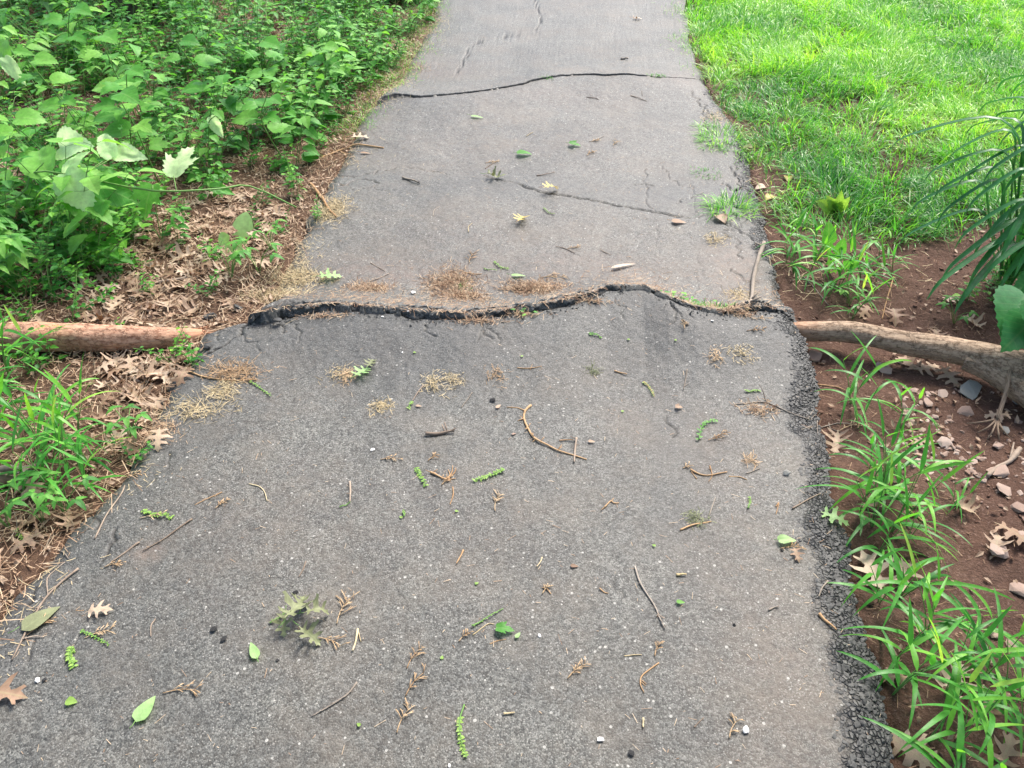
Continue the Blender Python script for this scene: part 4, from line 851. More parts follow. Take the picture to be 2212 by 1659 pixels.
tuft('grass_tuft', 1525,375,.09,160,.022,'flat patch of tiny yellow green weeds on the asphalt','clover',.8)
tuft('grass_tuft', 1540,665,.10,220,.03,'feathery green tuft growing in the right end of the main crack','clover',.5,ry=.05)
tuft('grass_tuft', 1640,125,.2,0+260,.09,'pale grass tuft at the upper right path edge')
tuft('grass_tuft', 1418,163,.07,90,.02,'tiny green tuft in the far crack','clover',.7,ry=.03)
tuft('grass_tuft', 1180,168,.05,50,.018,'tiny green sprout in the middle of the far crack','clover',.7,ry=.02)
def edge_grass(pts, label, name='edge_grass'):
    mb = MB()
    for u, v in pts:
        c = P(u, v); n = 200; x = c.x+rs.normal(size=n)*.07; y = c.y+rs.normal(size=n)*.10; a = rs.rand(n)*6.28; grass_blades(mb, x, y, .07*(.4+.8*rs.rand(n)), .0026+0*x, .3+.8*rs.rand(n), .6+rs.rand(n), np.clip(.5+.25*rs.normal(size=n), 0, 1), 3, a)
    tag(mb.build(name, M['lawn']), label, 'grass', kind='stuff')
edge_grass([(1500,90),(1508,40),(1540,160),(1600,230),(1585,200),(1640,310),(1655,350),(1510,110),(1490,30)], 'fine grass leaning over the upper right edge of the path')
edge_grass([(840,180),(862,150),(885,115),(905,70),(925,30),(800,210),(770,255),(745,285),(935,0),(855,130),(820,170),(870,100),(890,60),(915,20)], 'fine grass beside the upper left edge of the path')
def leafy_crack(u, v, n, label):
    c = P(u, v); o = empty('crack_weed', tuple(c)); mb = MB(); p = np.stack([rs.normal(size=n)*.03, rs.normal(size=n)*.010, .008+.012*rs.rand(n)], -1); a = rs.rand(n)*6.28
    leaves(mb, p, np.stack([np.cos(a), np.sin(a), .3*rs.rand(n)], -1), (0, 0, 1), .018, .011, 'ovate', 4, 1, .4, .1, rs.rand(n)); mb.build('foliage', M['weed'], o); sm = MB()
    for k in range(n): tube(sm, [(p[k][0]*.5, p[k][1]*.5, -.01), tuple(p[k])], .0007, 3, .5, False)
    sm.build('stem', M['green_stem'], o); tag(o, label, 'weed')
leafy_crack(1450,645,16,'dark green oval leaved weed growing out of the main crack'); leafy_crack(1492,655,12,'leafy weed in the main crack beside the feathery tuft'); leafy_crack(1120,678,5,'tiny two leaved sprout in the middle of the main crack')

# ---- arching strap leaves at the right
lb = P(2215,620); lily = empty('daylily_clump', tuple(lb))
tips = [(2000,650,.08),(2080,470,.28),(2120,400,.36),(2150,330,.42),(2170,480,.3),(2190,600,.2),(2120,610,.16),(2060,540,.2),(2200,260,.46),(2160,560,.22),(2140,270,.45),(2205,480,.32),(2090,620,.1),(2150,200,.5),(1935,540,.05),(2030,610,.06),(2060,680,.05),(1990,400,.30),(1915,330,.38),(2040,360,.36),(2110,250,.46),(2080,300,.42),(2150,640,.12),(2020,490,.2),(1960,470,.2),(2180,210,.5),(2230,180,.5),(2100,560,.12),(2130,520,.2),(2010,440,.26),(2200,330,.4),(2250,420,.4),(2160,430,.35),(2350,300,.4),(2400,500,.3),(2300,700,.2),(2180,690,.1),(2210,560,.25),(2060,415,.3),(2290,250,.5)]
for k, (u, v, z) in enumerate(tips):
    t = Vector(PZ(u, v, z)); st = Vector((rs.normal()*.05, rs.normal()*.05, 0)); e = t-lb; mb = MB()
    top = (st+e)*.5+Vector((0, 0, .16+.10*rs.rand()+.3*z)); q = smooth_line([st, st*.6+top*.55+Vector((0, 0, .06)), top, e*.8+top*.2+Vector((0, 0, .04)), e], 20)
    T = nrm(np.gradient(q, axis=0)); Sd = nrm(np.cross(T, np.array([0, 0, 1.]))); N = np.cross(Sd, T); m = len(q); vv = np.linspace(0, 1, m); w = (.009+.003*rs.rand())*np.clip(.7+vv, 0, 1)*np.clip((1-vv)*3, 0, 1)**.7
    V = np.stack([q-Sd*w[:, None]+N*w[:, None]*.5, q, q+Sd*w[:, None]+N*w[:, None]*.5], 1).reshape(-1, 3); i = np.arange(m*3).reshape(m, 3)
    mb.add(V, np.stack([i[:-1, :-1], i[:-1, 1:], i[1:, 1:], i[1:, :-1]], -1).reshape(-1, 4), np.stack([np.tile([0, .5, 1.], m), np.repeat(vv, 3)], -1), np.clip(rs.rand()*.6+.4*vv.repeat(3), 0, 1)); mb.build('leaf', M['lily'], lily)
tag(lily, 'clump of long arching dark green strap leaves at the right edge', 'daylily')
bl = empty('shrub', tuple(P(2300,760)))
for a in [(2215,640,.22,2190,720,.20),(2230,690,.2,2180,745,.18),(2250,650,.25,2260,740,.2),(2270,600,.2,2200,620,.2)]:
    put_lobed('nettle', 'lily', PZ(*a[:3]), PZ(*a[3:]), None, wid=.95, droop=.5, up=(0, -.6, 1), parent=bl)
mb = MB()
for a in [(2215,640,.22),(2230,690,.2),(2250,650,.25),(2270,600,.2)]: tube(mb, [(0, 0, -.02), Vector(PZ(*a))-Vector(bl.location)], .003, 6, .4)
mb.build('stem', M['green_stem'], bl); tag(bl, 'dark green broad toothed leaves reaching in over the right root', 'shrub')

# ================================================================ things lying on the path and the soil
def lay(px, dz, n=14): 
    q = smooth_line([P(u, v, 0) for u, v in px], n); 
    for k in range(len(q)): q[k, 2] = float(TERR(q[k, 0], q[k, 1]))+dz*(1+.35*math.sin(k*.45+px[0][0]))
    return q
def twig(px, r, label, mat='twig', sides=(), name='twig', cat='twig', cut=False, knobs=0, group=None, lift=1.1):
    r = r*(.78 if r < .005 else 1)
    q = lay(px, r*lift, 16); o0 = Vector(q[0]); o = empty(name, tuple(o0)); mb = MB(); n = len(q)
    rad = np.linspace(r, r*.6, n)*(1+.22*fbm(np.arange(n)*.35, np.arange(n)*0+px[0][0], 1, 2)); tube(mb, q-np.array(o0), rad, 7, rs.rand())
    for k in range(knobs):
        j = rs.randint(1, n-1); a = rs.rand()*6.28; tube(mb, [q[j]-np.array(o0), q[j]-np.array(o0)+np.array([math.cos(a), math.sin(a), .5])*r*(2.5+3*rs.rand())], [r*.5, r*.25], 5, rs.rand())
    mb.build('stick', M[mat], o)
    for s in sides:
        b = lay(s, r*.8, 8); mb = MB(); tube(mb, b-np.array(o0), np.linspace(r*.6, r*.3, len(b)), 5, rs.rand()); mb.build('side_twig', M[mat], o)
    if cut: mb = MB(); d = nrm(q[-1]-q[-2]); tube(mb, [q[-1]-np.array(o0)-d*.002, q[-1]-np.array(o0)+d*.003], r*.75*np.ones(2), 12, .5); mb.build('cut_end', M['wood'], o)
    return tag(o, label, cat, group)
def sprig(px, label, mat='lime', w=.010, n=26, name='green_sprig', cat='sprig', start=.0, stem='green_stem', group=None):
    w *= .72
    q = lay(px, .004, 20); o0 = q[0].copy(); o = empty(name, tuple(o0)); mb = MB(); tube(mb, q-o0, np.linspace(.0018, .0009, len(q)), 5, .8); mb.build('stem', M[stem], o)
    t = start+(1-start)*np.linspace(0, .99, n); j = (t*(len(q)-1)).astype(int); T = nrm(np.gradient(q, axis=0))[j]; sd_ = nrm(np.cross(T, [0, 0, 1.]))*np.where(np.arange(n) % 2, 1, -1)[:, None]
    D = sd_+T*.5+np.array([0, 0, .35])+.3*rs.normal(size=(n, 3)); mb = MB(); leaves(mb, q[j]-o0, D, (0, 0, 1), w*(.6+.6*rs.rand(n)), w*.65, 'ovate', 3, 1, .5, .1, rs.rand(n)); mb.build('leaflets', M[mat], o)
    return tag(o, label, cat, group)
def cedar(u, v, ang, size, label, mat='cedar', n=9, name='cedar_sprig', cat='sprig', group=None, spread=.9):
    c = P(u, v); mb = MB(); d = np.array([math.cos(ang), math.sin(ang), 0]); s = np.array([-d[1], d[0], 0]); q = np.array([d*size*(t-.5) for t in np.linspace(0, 1, 8)])+s*size*.08*np.sin(np.linspace(0, 3, 8))[:, None]; q[:, 2] += .003
    tube(mb, q, np.linspace(.0014, .0008, 8), 4, rs.rand())
    for k in range(n):
        b = q[rs.randint(2, 8)]; g = 1 if k % 2 else -1; e = b+(d*(.6+.4*rs.rand())+s*g*spread*(.4+.6*rs.rand()))*size*.34*(.5+rs.rand()); e[2] = .002+.006*rs.rand(); m = (b+e)/2+[0, 0, .002]
        tube(mb, [b, m, e], [.0011, .0010, .0005], 4, rs.rand())
        for w in range(2): e2 = m+(e-m)*.8+s*size*.08*rs.normal(); tube(mb, [m, e2], [.0009, .0004], 3, rs.rand())
    o = mb.build(name, M[mat]); o.location = c; return tag(o, label, cat, group)
def flat_leaf(u, v, ang, L, kind, mat, label, name='leaf', cat='leaf', wid=1., droop=.5, crumple=.06, tilt=.1, cup=.1, tint=.5, stalk=True, prof=None, group=None):
    """ang: where the tip points, degrees anticlockwise from the path's right"""
    c = P(u, v); a = math.radians(ang); d = np.array([math.cos(a), math.sin(a), tilt]); mb = MB()
    if kind in ('oval',): leaves(mb, -d*L*.5+[0, 0, .004], d*[1, 1, .3], (0, 0, 1), L, L*.58*wid, 'ovate', 8, 2, droop*.45, .15, tint)
    else: lobed(mb, kind, -d*L*.5+[0, 0, .006], d, (0, 0, 1), L, wid, droop, .12, tint, crumple, u*.01, cup)
    V = mb.V[0]; base = V[0].copy(); zmin = V[:, 2].min(); mb.V[0] = V+[0, 0, .003-zmin]
    o = mb.build(name, M[mat]); o.location = c
    if stalk: sm = MB(); b0 = np.array([-d[0]*L*.5, -d[1]*L*.5, .006-zmin+.003]); tube(sm, [b0, b0-d*[1, 1, 0]*L*.14+[0, 0, -.001], b0-d*[1, 1, 0]*L*.28+[0, 0, .002]], .0009, 4, .5); sm.build('leaf_stalk', M['tan_twig' if mat in ('dry_leaf', 'yellow_leaf') else 'green_stem'], o)
    return tag(o, label, cat, group)
def pile(u, v, rx, ry, n, label, mat='needle', ln=.026, hgt=.007, ang=0., name='needle_pile', cat='needle pile', kind=None, green=0):
    c = P(u, v); pa = rs.rand(n)*6.28; pr = np.minimum(np.sqrt(-2*np.log(rs.rand(n)+1e-6)), 2.1+.5*rs.rand(n))*.5*(1+.55*fbm(np.cos(pa)*1.2+u, np.sin(pa)*1.2+v, 1.3, 2)); x = np.cos(pa)*pr*rx; y = np.sin(pa)*pr*ry; x, y = x*math.cos(ang)-y*math.sin(ang), x*math.sin(ang)+y*math.cos(ang)
    h = np.exp(-((x/rx)**2+(y/ry)**2)*2)*hgt; z = TERR(c.x+x, c.y+y)-c.z+.001+h*rs.rand(n); a = rs.rand(n)*6.28
    mb = MB(); leaves(mb, np.stack([x, y, z], -1), np.stack([np.cos(a), np.sin(a), .15*rs.normal(size=n)], -1), np.stack([.4*rs.normal(size=n), .4*rs.normal(size=n), np.ones(n)], -1), ln*(.35+.9*rs.rand(n)), .0010+.0007*rs.rand(n), 'straw', 3, 0, .9*rs.normal(size=n), 0, np.clip(rs.rand(n), 0, 1))
    o = mb.build(name, M[mat]); o.location = c; return tag(o, label, cat, kind=kind)
def stone(u, v, r, mat, label, seed=0, group=None, name='stone', flat=None, sink=.2, cat='stone', me=None, rz=None):
    if me is None:
        V, F = hull_stone(seed+u, (flat or .55)*.75, 24); mb = MB(); mb.add(V*.5, F); me = mb.mesh(name, M[mat], False)
    p = P(u, v); o = link(name, me); o.location = p+Vector((0, 0, r*.3*(1-sink*2))); o.scale = (r, r, r); o.rotation_euler = (rs.normal()*.2, rs.normal()*.2, rs.rand()*6.28 if rz is None else rz); return tag(o, label, cat, group)

# needle piles caught behind the ridge
pile(978,614,.10,.11,1900,'largest heap of rusty dry needles caught behind the heaved ridge', hgt=.011)
pile(1010,640,.07,.035,500,'low tail of the rusty needle heap reaching toward the ridge lip')
pile(1150,622,.115,.05,1500,'long tan needle heap behind the ridge, right of the largest one', ang=.12, hgt=.009)
pile(800,622,.075,.035,700,'small tan needle heap behind the ridge, left of the largest one')
pile(715,455,.07,.10,900,'heap of pale dry grass at the left path edge by the pale stick', 'straw', .04)
pile(640,600,.12,.07,1000,'strip of straw along the left path edge above the ridge','straw',.035)
pile(590,640,.10,.04,700,'straw gathered on the left shoulder of the ridge','straw',.035)
pile(1030,693,.10,.012,220,'needles stuck in the middle of the main crack')
pile(1120,680,.10,.010,160,'needles stuck in the main crack beside the sprout')
pile(1270,642,.10,.010,160,'reddish needles stuck in the right part of the main crack')
pile(700,683,.10,.012,160,'reddish needles at the left part of the main crack')
pile(1590,675,.07,.02,260,'needles by the cut end of the long stick')
pile(510,805,.09,.05,420,'reddish needle litter on the left part of the path below the root','cedar',.035)
pile(480,845,.05,.05,260,'round tangle of dry grass near the left path edge','straw',.03)
pile(420,885,.11,.05,260,'thin scatter of tan needles along the left edge','straw',.035)
pile(350,930,.06,.05,220,'tan needles at the left edge above the lower grass','needle',.03)
pile(1545,770,.02,.035,90,'small rusty needle tuft right of centre below the ridge','cedar',.02)
pile(1603,762,.04,.035,130,'small tangle of dry bits near the right hump','straw',.022)
pile(1640,885,.05,.035,200,'brown fibre tangle by the long twig at the right','needle',.025)
pile(1545,520,.05,.05,140,'dry straw tuft on the right edge of the far slab','straw',.03)
pile(1600,640,.05,.1,200,'straw scattered beside the long grey stick','straw',.03)
pile(880,150,.16,.1,400,'reddish litter at the left edge beyond the far crack','needle',.04)
pile(830,165,.14,.07,400,'straw at the left edge beside the far crack','straw',.05)
pile(1545,255,.08,.12,250,'tan moss and straw on the upper right edge','straw',.03)
for u, v, rx, n, lab, mt in [(822,878,.03,150,'little tangle of dry grass on the left half of the near slab','straw'),(749,813,.028,130,'rusty tangle of needles on the left half of the near slab','cedar'),(735,805,.05,90,'thin needle scatter beside the rusty tangle','straw'),(940,828,.05,170,'straw coloured grass wisp above the left centre','straw'),(983,822,.03,80,'smaller straw wisp right of the grass wisp','straw'),(1070,812,.04,80,'tan shreds on the near slab below the crack','cedar'),
 (1281,802,.018,60,'olive brown bud tuft on the near slab','olive_leaf'),(1503,1120,.03,110,'olive green moss tangle on the right of the near slab','olive_leaf'),(1620,996,.02,60,'orange brown tuft near the right edge','cedar'),(1000,620,.03,50,'green bits inside the needle heap','clover'),(1180,60,.0,0,'','')]:
    if n: pile(u, v, rx, rx, n, lab, mt, .022, name='dry_tangle', cat='dry tangle')

# sticks and twigs
twig([(1650,527),(1640,553),(1627,603),(1623,647),(1614,666)], .0085, 'long grey brown stick with a pale cut end at the right of the main crack', 'grey_twig', cut=True, knobs=3, name='stick', cat='stick')
twig([(671,399),(690,425),(705,447),(727,471)], .0075, 'thick pale peeled stick at the left path edge', 'tan_twig', name='stick', cat='stick', knobs=1)
twig([(676,352),(705,338),(745,325),(785,316),(829,321)], .0055, 'long pale bent branch at the left edge of the far slab', 'tan_twig', sides=[[(735,328),(760,335)]], name='stick', cat='stick')
twig([(919,941),(940,940),(962,937),(982,935)], .0055, 'short stubby bark covered stick left of centre on the near slab', 'twig', name='stick', cat='stick', knobs=3)
twig([(1147,877),(1134,889),(1132,906),(1140,926),(1154,949),(1181,963),(1204,975),(1238,985),(1267,994)], .0042, 'long curved orange tan twig with knobs in the middle of the near slab', 'tan_twig', sides=[[(1134,889),(1118,882),(1094,881)],[(1132,906),(1118,910)],[(1158,950),(1150,955)]], knobs=10)
twig([(1245,949),(1242,972),(1240,1001)], .0042, 'straight brown twig crossing the end of the curved twig', 'twig', knobs=2)
twig([(1208,953),(1222,951),(1239,952)], .0025, 'thin tan twig touching the top of the straight brown twig', 'tan_twig')
twig([(930,1022),(948,1030),(966,1038)], .0038, 'short tan stick with a dry fan at its end', 'tan_twig', sides=[[(966,1038),(976,1022),(978,1007)],[(966,1038),(982,1022),(985,1012)],[(962,1036),(972,1028),(968,1015)],[(966,1038),(985,1035)]], knobs=4)
twig([(756,1043),(757,1065),(756,1086)], .0036, 'short upright brown twig left of centre', 'twig', knobs=1)
twig([(978,1053),(979,1070),(972,1091)], .0022, 'thin reddish twig below the dry fan', 'tan_twig')
twig([(416,1123),(385,1143),(350,1168),(309,1192)], .003, 'long straight dark twig on the left of the near slab', 'twig', knobs=2)
twig([(302,1173),(280,1188),(242,1216)], .0034, 'shorter dark twig beside the long straight one', 'twig', sides=[[(242,1216),(228,1225)],[(242,1216),(245,1228)]])
twig([(171,1230),(135,1258),(104,1287),(84,1315),(58,1365),(27,1428)], .0034, 'long forked brown twig at the lower left edge of the path', 'twig', sides=[[(104,1287),(102,1250),(120,1232),(141,1215)],[(100,1292),(72,1325)],[(50,1382),(75,1376),(96,1377)]], knobs=5)
twig([(124,1187),(140,1197),(148,1208)], .002, 'small curved twig above the forked one at the left edge', 'grey_twig')
twig([(771,1475),(750,1502),(715,1525),(672,1549)], .0028, 'curved grey brown twig at the lower left centre', 'grey_twig', knobs=4)
twig([(1371,1225),(1383,1261),(1413,1308),(1424,1335),(1436,1360)], .003, 'long slightly bent pinkish twig at the right of the near slab', 'grey_twig', knobs=6)
twig([(1423,1433),(1403,1447),(1386,1462),(1383,1479),(1391,1497)], .0022, 'hooked pale twig below the long bent pinkish twig', 'tan_twig', sides=[[(1386,1470),(1396,1478)],[(1384,1474),(1395,1482)]])
twig([(1587,875),(1620,871),(1657,870),(1704,892),(1744,906),(1808,916),(1848,921)], .0028, 'long pale branched twig reaching over the right edge', 'grey_twig', sides=[[(1654,869),(1650,850),(1640,830)],[(1744,906),(1765,885)],[(1750,908),(1772,892)],[(1765,910),(1766,940)],[(1790,914),(1795,935),(1788,945)],[(1730,930),(1775,925),(1800,918)],[(1790,925),(1815,935),(1830,930)]], knobs=6)
twig([(1491,1016),(1510,1025),(1529,1028),(1550,1025),(1570,1021)], .003, 'tan twig with a cross piece at the right', 'tan_twig', sides=[[(1533,1007),(1538,1028),(1530,1042)],[(1505,1035),(1492,1018)]])
twig([(1574,1030),(1595,1031),(1614,1037)], .002, 'faint tan twig right of the twig with a cross piece', 'tan_twig')
twig([(1611,1024),(1628,1018),(1642,1012)], .002, 'thin grey twig above the tan ones at the right', 'grey_twig')
twig([(1711,1100),(1740,1083),(1772,1068)], .0028, 'brown twig on the coarse band at the right edge', 'twig', knobs=2)
twig([(1484,799),(1481,820),(1476,843)], .0024, 'upright thin twig right of centre under the ridge', 'grey_twig', sides=[[(1478,835),(1488,828)]])
twig([(1305,1097),(1319,1084),(1326,1088),(1337,1087)], .0026, 'small branching tan twig on the right centre', 'tan_twig', sides=[[(1319,1084),(1326,1077)],[(1305,1097),(1298,1103)]])
twig([(915,832),(902,850),(890,868)], .0026, 'thin brown twig leading to a green tip left of centre', 'twig')
twig([(1020,849),(1008,866),(996,882)], .002, 'thin straight twig left of the dark curled scrap', 'grey_twig')
twig([(870,386),(888,391),(907,398)], .0055, 'short pale broken stick on the far slab at the left', 'grey_twig', name='stick', cat='stick', knobs=2)
twig([(1159,380),(1175,378),(1198,373)], .003, 'short brown twig in the middle of the far slab', 'twig')
twig([(1048,365),(1060,357),(1072,351)], .0025, 'twig with a yellow bud on the far slab', 'twig')
twig([(1362,207),(1380,213),(1397,219)], .003, 'dark twig near the far crack', 'twig', sides=[[(1386,197),(1388,208)]])
twig([(1267,210),(1285,213),(1293,215)], .0028, 'reddish dark twig left of the other near the far crack', 'twig')
twig([(1341,129),(1349,129),(1357,129)], .007, 'short pale bark piece beyond the far crack', 'grey_twig', name='stick', cat='stick')
twig([(1272,307),(1290,302),(1305,294)], .002, 'thin dark twig on the right of the far slab', 'grey_twig')
twig([(1137,295),(1147,288),(1152,286)], .002, 'thin pale twig in the centre of the far slab', 'straw')
twig([(935,467),(938,455),(950,446)], .0018, 'fine curved twig on the left of the far slab', 'grey_twig')
twig([(1012,502),(1012,490),(1020,483)], .0018, 'fine pale twig near the middle of the far slab', 'straw')
twig([(800,568),(815,577),(832,587)], .0022, 'dark twig behind the left needle heap', 'twig')
twig([(798,609),(818,602),(840,592)], .0026, 'brown twig lying on the left needle heap', 'twig')
twig([(1005,590),(1022,592),(1041,593)], .0025, 'tan twig on top of the largest needle heap', 'tan_twig')
twig([(1200,533),(1222,538),(1242,548)], .0022, 'thin reddish twig behind the ridge at the centre right', 'twig')
twig([(1296,540),(1308,546),(1320,552)], .0022, 'small twig behind the ridge at the right', 'twig')
twig([(1327,803),(1340,806),(1354,810)], .0032, 'short flat tan stick below the ridge', 'tan_twig')
twig([(1117,795),(1140,797),(1170,792)], .0022, 'thin tan twig below the middle of the ridge', 'tan_twig', sides=[[(1145,800),(1150,787)]])
twig([(336,1338),(327,1352),(326,1376)], .0022, 'small bent twig on the lower left', 'twig')
twig([(538,1046),(560,1052),(572,1065),(577,1083)], .0022, 'curved pale twig on the left half', 'straw')
twig([(480,1064),(455,1075),(420,1092)], .0018, 'thin reddish twig above the pink stain', 'tan_twig')
twig([(661,1214),(655,1230),(646,1248)], .0022, 'small twig with a tan tip in the left centre', 'twig')
twig([(1001,1190),(994,1204),(986,1219)], .0026, 'short tan stick near the centre', 'tan_twig')
twig([(1171,1205),(1167,1215),(1160,1225)], .002, 'small pale bent twig in the centre', 'straw')
twig([(1058,1392),(1072,1386),(1093,1382)], .0016, 'thin pinkish straight twig below the green sprigs', 'tan_twig')
twig([(1461,1243),(1472,1243),(1482,1242)], .004, 'short cut peg of pale wood at the right', 'wood', name='stick', cat='stick')
twig([(1088,1544),(1100,1542),(1112,1541)], .003, 'short white straw at the bottom centre', 'straw')
twig([(1348,1418),(1367,1416),(1386,1415)], .0018, 'thin straight pale straw at the lower right', 'straw')
twig([(1389,1553),(1389,1563),(1389,1573)], .003, 'small upright white straw at the bottom right', 'straw')
twig([(1021,1373),(1052,1350),(1068,1349)], .0018, 'pale straw under the thin green sprig', 'straw')
twig([(773,1361),(769,1385),(762,1408)], .0035, 'pale flat straw stick left of centre', 'straw', sides=[[(773,1361),(780,1388)]])
twig([(1172,1270),(1182,1274),(1190,1284)], .0022, 'small tan curved twig in the lower centre', 'tan_twig')
twig([(1295,1272),(1305,1280),(1314,1283)], .002, 'tan forked twig in the lower centre right', 'tan_twig')
twig([(1768,1328),(1785,1345),(1806,1363)], .0045, 'pale splintered stick on the coarse right band', 'tan_twig', name='stick', cat='stick')
twig([(1788,1256),(1775,1272),(1768,1290)], .0026, 'crooked grey twig on the right band', 'grey_twig')
twig([(1660,1320),(1672,1313),(1682,1312)], .0028, 'small curled twig right of the near slab', 'grey_twig')
twig([(1469,1146),(1500,1135),(1536,1128)], .0035, 'tan twig under the olive moss tangle', 'tan_twig')
twig([(1531,1115),(1540,1090),(1545,1075)], .002, 'thin upright twig above the olive moss tangle', 'grey_twig')
twig([(1676,1095),(1682,1088),(1676,1112)], .002, 'small forked dry twig near the right edge', 'tan_twig')
twig([(1499,1572),(1509,1562),(1520,1551)], .0018, 'fine twig in the lower right', 'twig')
twig([(0,1030),(25,1026),(55,1020),(80,1018)], .012, 'thick pale grey weathered branch at the left edge of the litter', 'grey_twig', name='branch', cat='branch', lift=1.5, knobs=2)
twig([(-20,1060),(20,1050),(40,1046)], .02, 'short brown rotten branch at the left edge below the pale one', 'twig', name='branch', cat='branch')
twig([(205,1165),(230,1115),(262,1070),(270,1050)], .0032, 'brown twig along the left path edge under the lower grass', 'twig')
twig([(385,801),(430,812),(500,823),(555,822)], .0035, 'brown branched twig reaching from the litter onto the path', 'tan_twig', knobs=5, sides=[[(450,815),(470,800)],[(520,822),(540,808)]])
twig([(330,690),(400,690),(455,680)], .0025, 'long thin stalk lying above the left root', 'straw')
twig([(300,620),(360,612),(410,600)], .007, 'brown rotten stick on the litter above the left root', 'twig', name='stick', cat='stick')
twig([(1735,600),(1765,630),(1790,662)], .003, 'grey twig leaning on the soil above the right root', 'grey_twig')
twig([(1930,600),(1915,650),(1905,690)], .003, 'thin forked dry stem on the soil above the right root', 'tan_twig', sides=[[(1905,670),(1925,690)]])
twig([(1765,832),(1810,838),(1842,850)], .0028, 'pale twig on the soil beside the coarse band', 'tan_twig')
twig([(1960,1100),(1990,1125),(2030,1155)], .0028, 'long thin stem on the bare soil at the right', 'tan_twig')
twig([(2200,975),(2180,1000),(2150,1015),(2130,1035)], .008, 'dark crooked stick at the right edge of the stones', 'twig', name='stick', cat='stick', sides=[[(2180,1000),(2188,960)]])
twig([(405,390),(420,330),(408,225)], .003, 'tall bare pale stalk standing in the undergrowth', 'straw', lift=1)

# green sprigs and dry cedar bits
sprig([(1003,1524),(994,1552),(993,1580),(998,1610),(1008,1640)], 'longest green leafy sprig at the bottom centre', 'lime', .012, 34, start=.25)
sprig([(1088,1016),(1060,1028),(1023,1042)], 'bright green feathery sprig in the centre', 'lime', .014, 34)
sprig([(899,1013),(908,1030),(921,1052)], 'green feathery sprig left of the tan fan twig', 'lime', .013, 26)
sprig([(309,1106),(335,1113),(375,1119)], 'bright green sprig on the left above the long twig', 'lime', .014, 30)
sprig([(175,1365),(205,1377),(238,1396)], 'thin green sprig at the lower left', 'lime', .010, 20)
sprig([(158,1400),(152,1420),(163,1443)], 'curled plump green sprig at the lower left edge', 'lime', .015, 30)
sprig([(1020,1355),(1050,1338),(1087,1316)], 'thin bare green sprig below the centre', 'lime', .006, 14)
sprig([(1389,827),(1402,838),(1414,860)], 'curved green sprig at the right below the ridge', 'lime', .009, 22, stem='tan_twig')
sprig([(1610,847),(1625,846),(1641,845)], 'short green sprig near the right edge', 'lime', .011, 18)
sprig([(540,826),(562,840),(587,858)], 'thin green sprig at the upper left of the near slab', 'lime', .010, 22)
sprig([(1509,953),(1515,925),(1528,914),(1548,909)], 'yellow green budding sprig at the right', 'clover', .016, 18)
sprig([(890,868),(886,876),(882,885)], 'small green tip of the thin brown twig', 'lime', .010, 12)
sprig([(734,1097),(745,1094),(757,1087)], 'small curved green strand by the upright brown twig', 'lime', .004, 6)
sprig([(1174,450),(1184,460),(1199,464)], 'olive curved catkin below the yellow leaf with the crack', 'olive_leaf', .012, 18)
sprig([(1067,566),(1080,578),(1100,583)], 'green sprig lying behind the largest needle heap', 'lime', .012, 16)
sprig([(1045,582),(1058,584),(1072,584)], 'flat green blade behind the largest needle heap', 'lime', .008, 8)
sprig([(584,1348),(600,1338),(621,1324)], 'olive green sprig beside the wilted leaf clump', 'olive_leaf', .010, 20)
sprig([(1272,722),(1285,724),(1300,730)], 'dark green fern scrap on the ridge slope', 'weed', .010, 16)
sprig([(1615,1100),(1620,1085),(1618,1075)], 'small green sprig near the coarse band', 'lime', .008, 14)
sprig([(35,1145),(48,1165),(62,1180)], 'green sprig on the litter at the lower left', 'lime', .012, 24)
sprig([(874,1118),(870,1105),(876,1112)], 'tiny green curl in the centre left', 'lime', .008, 8)
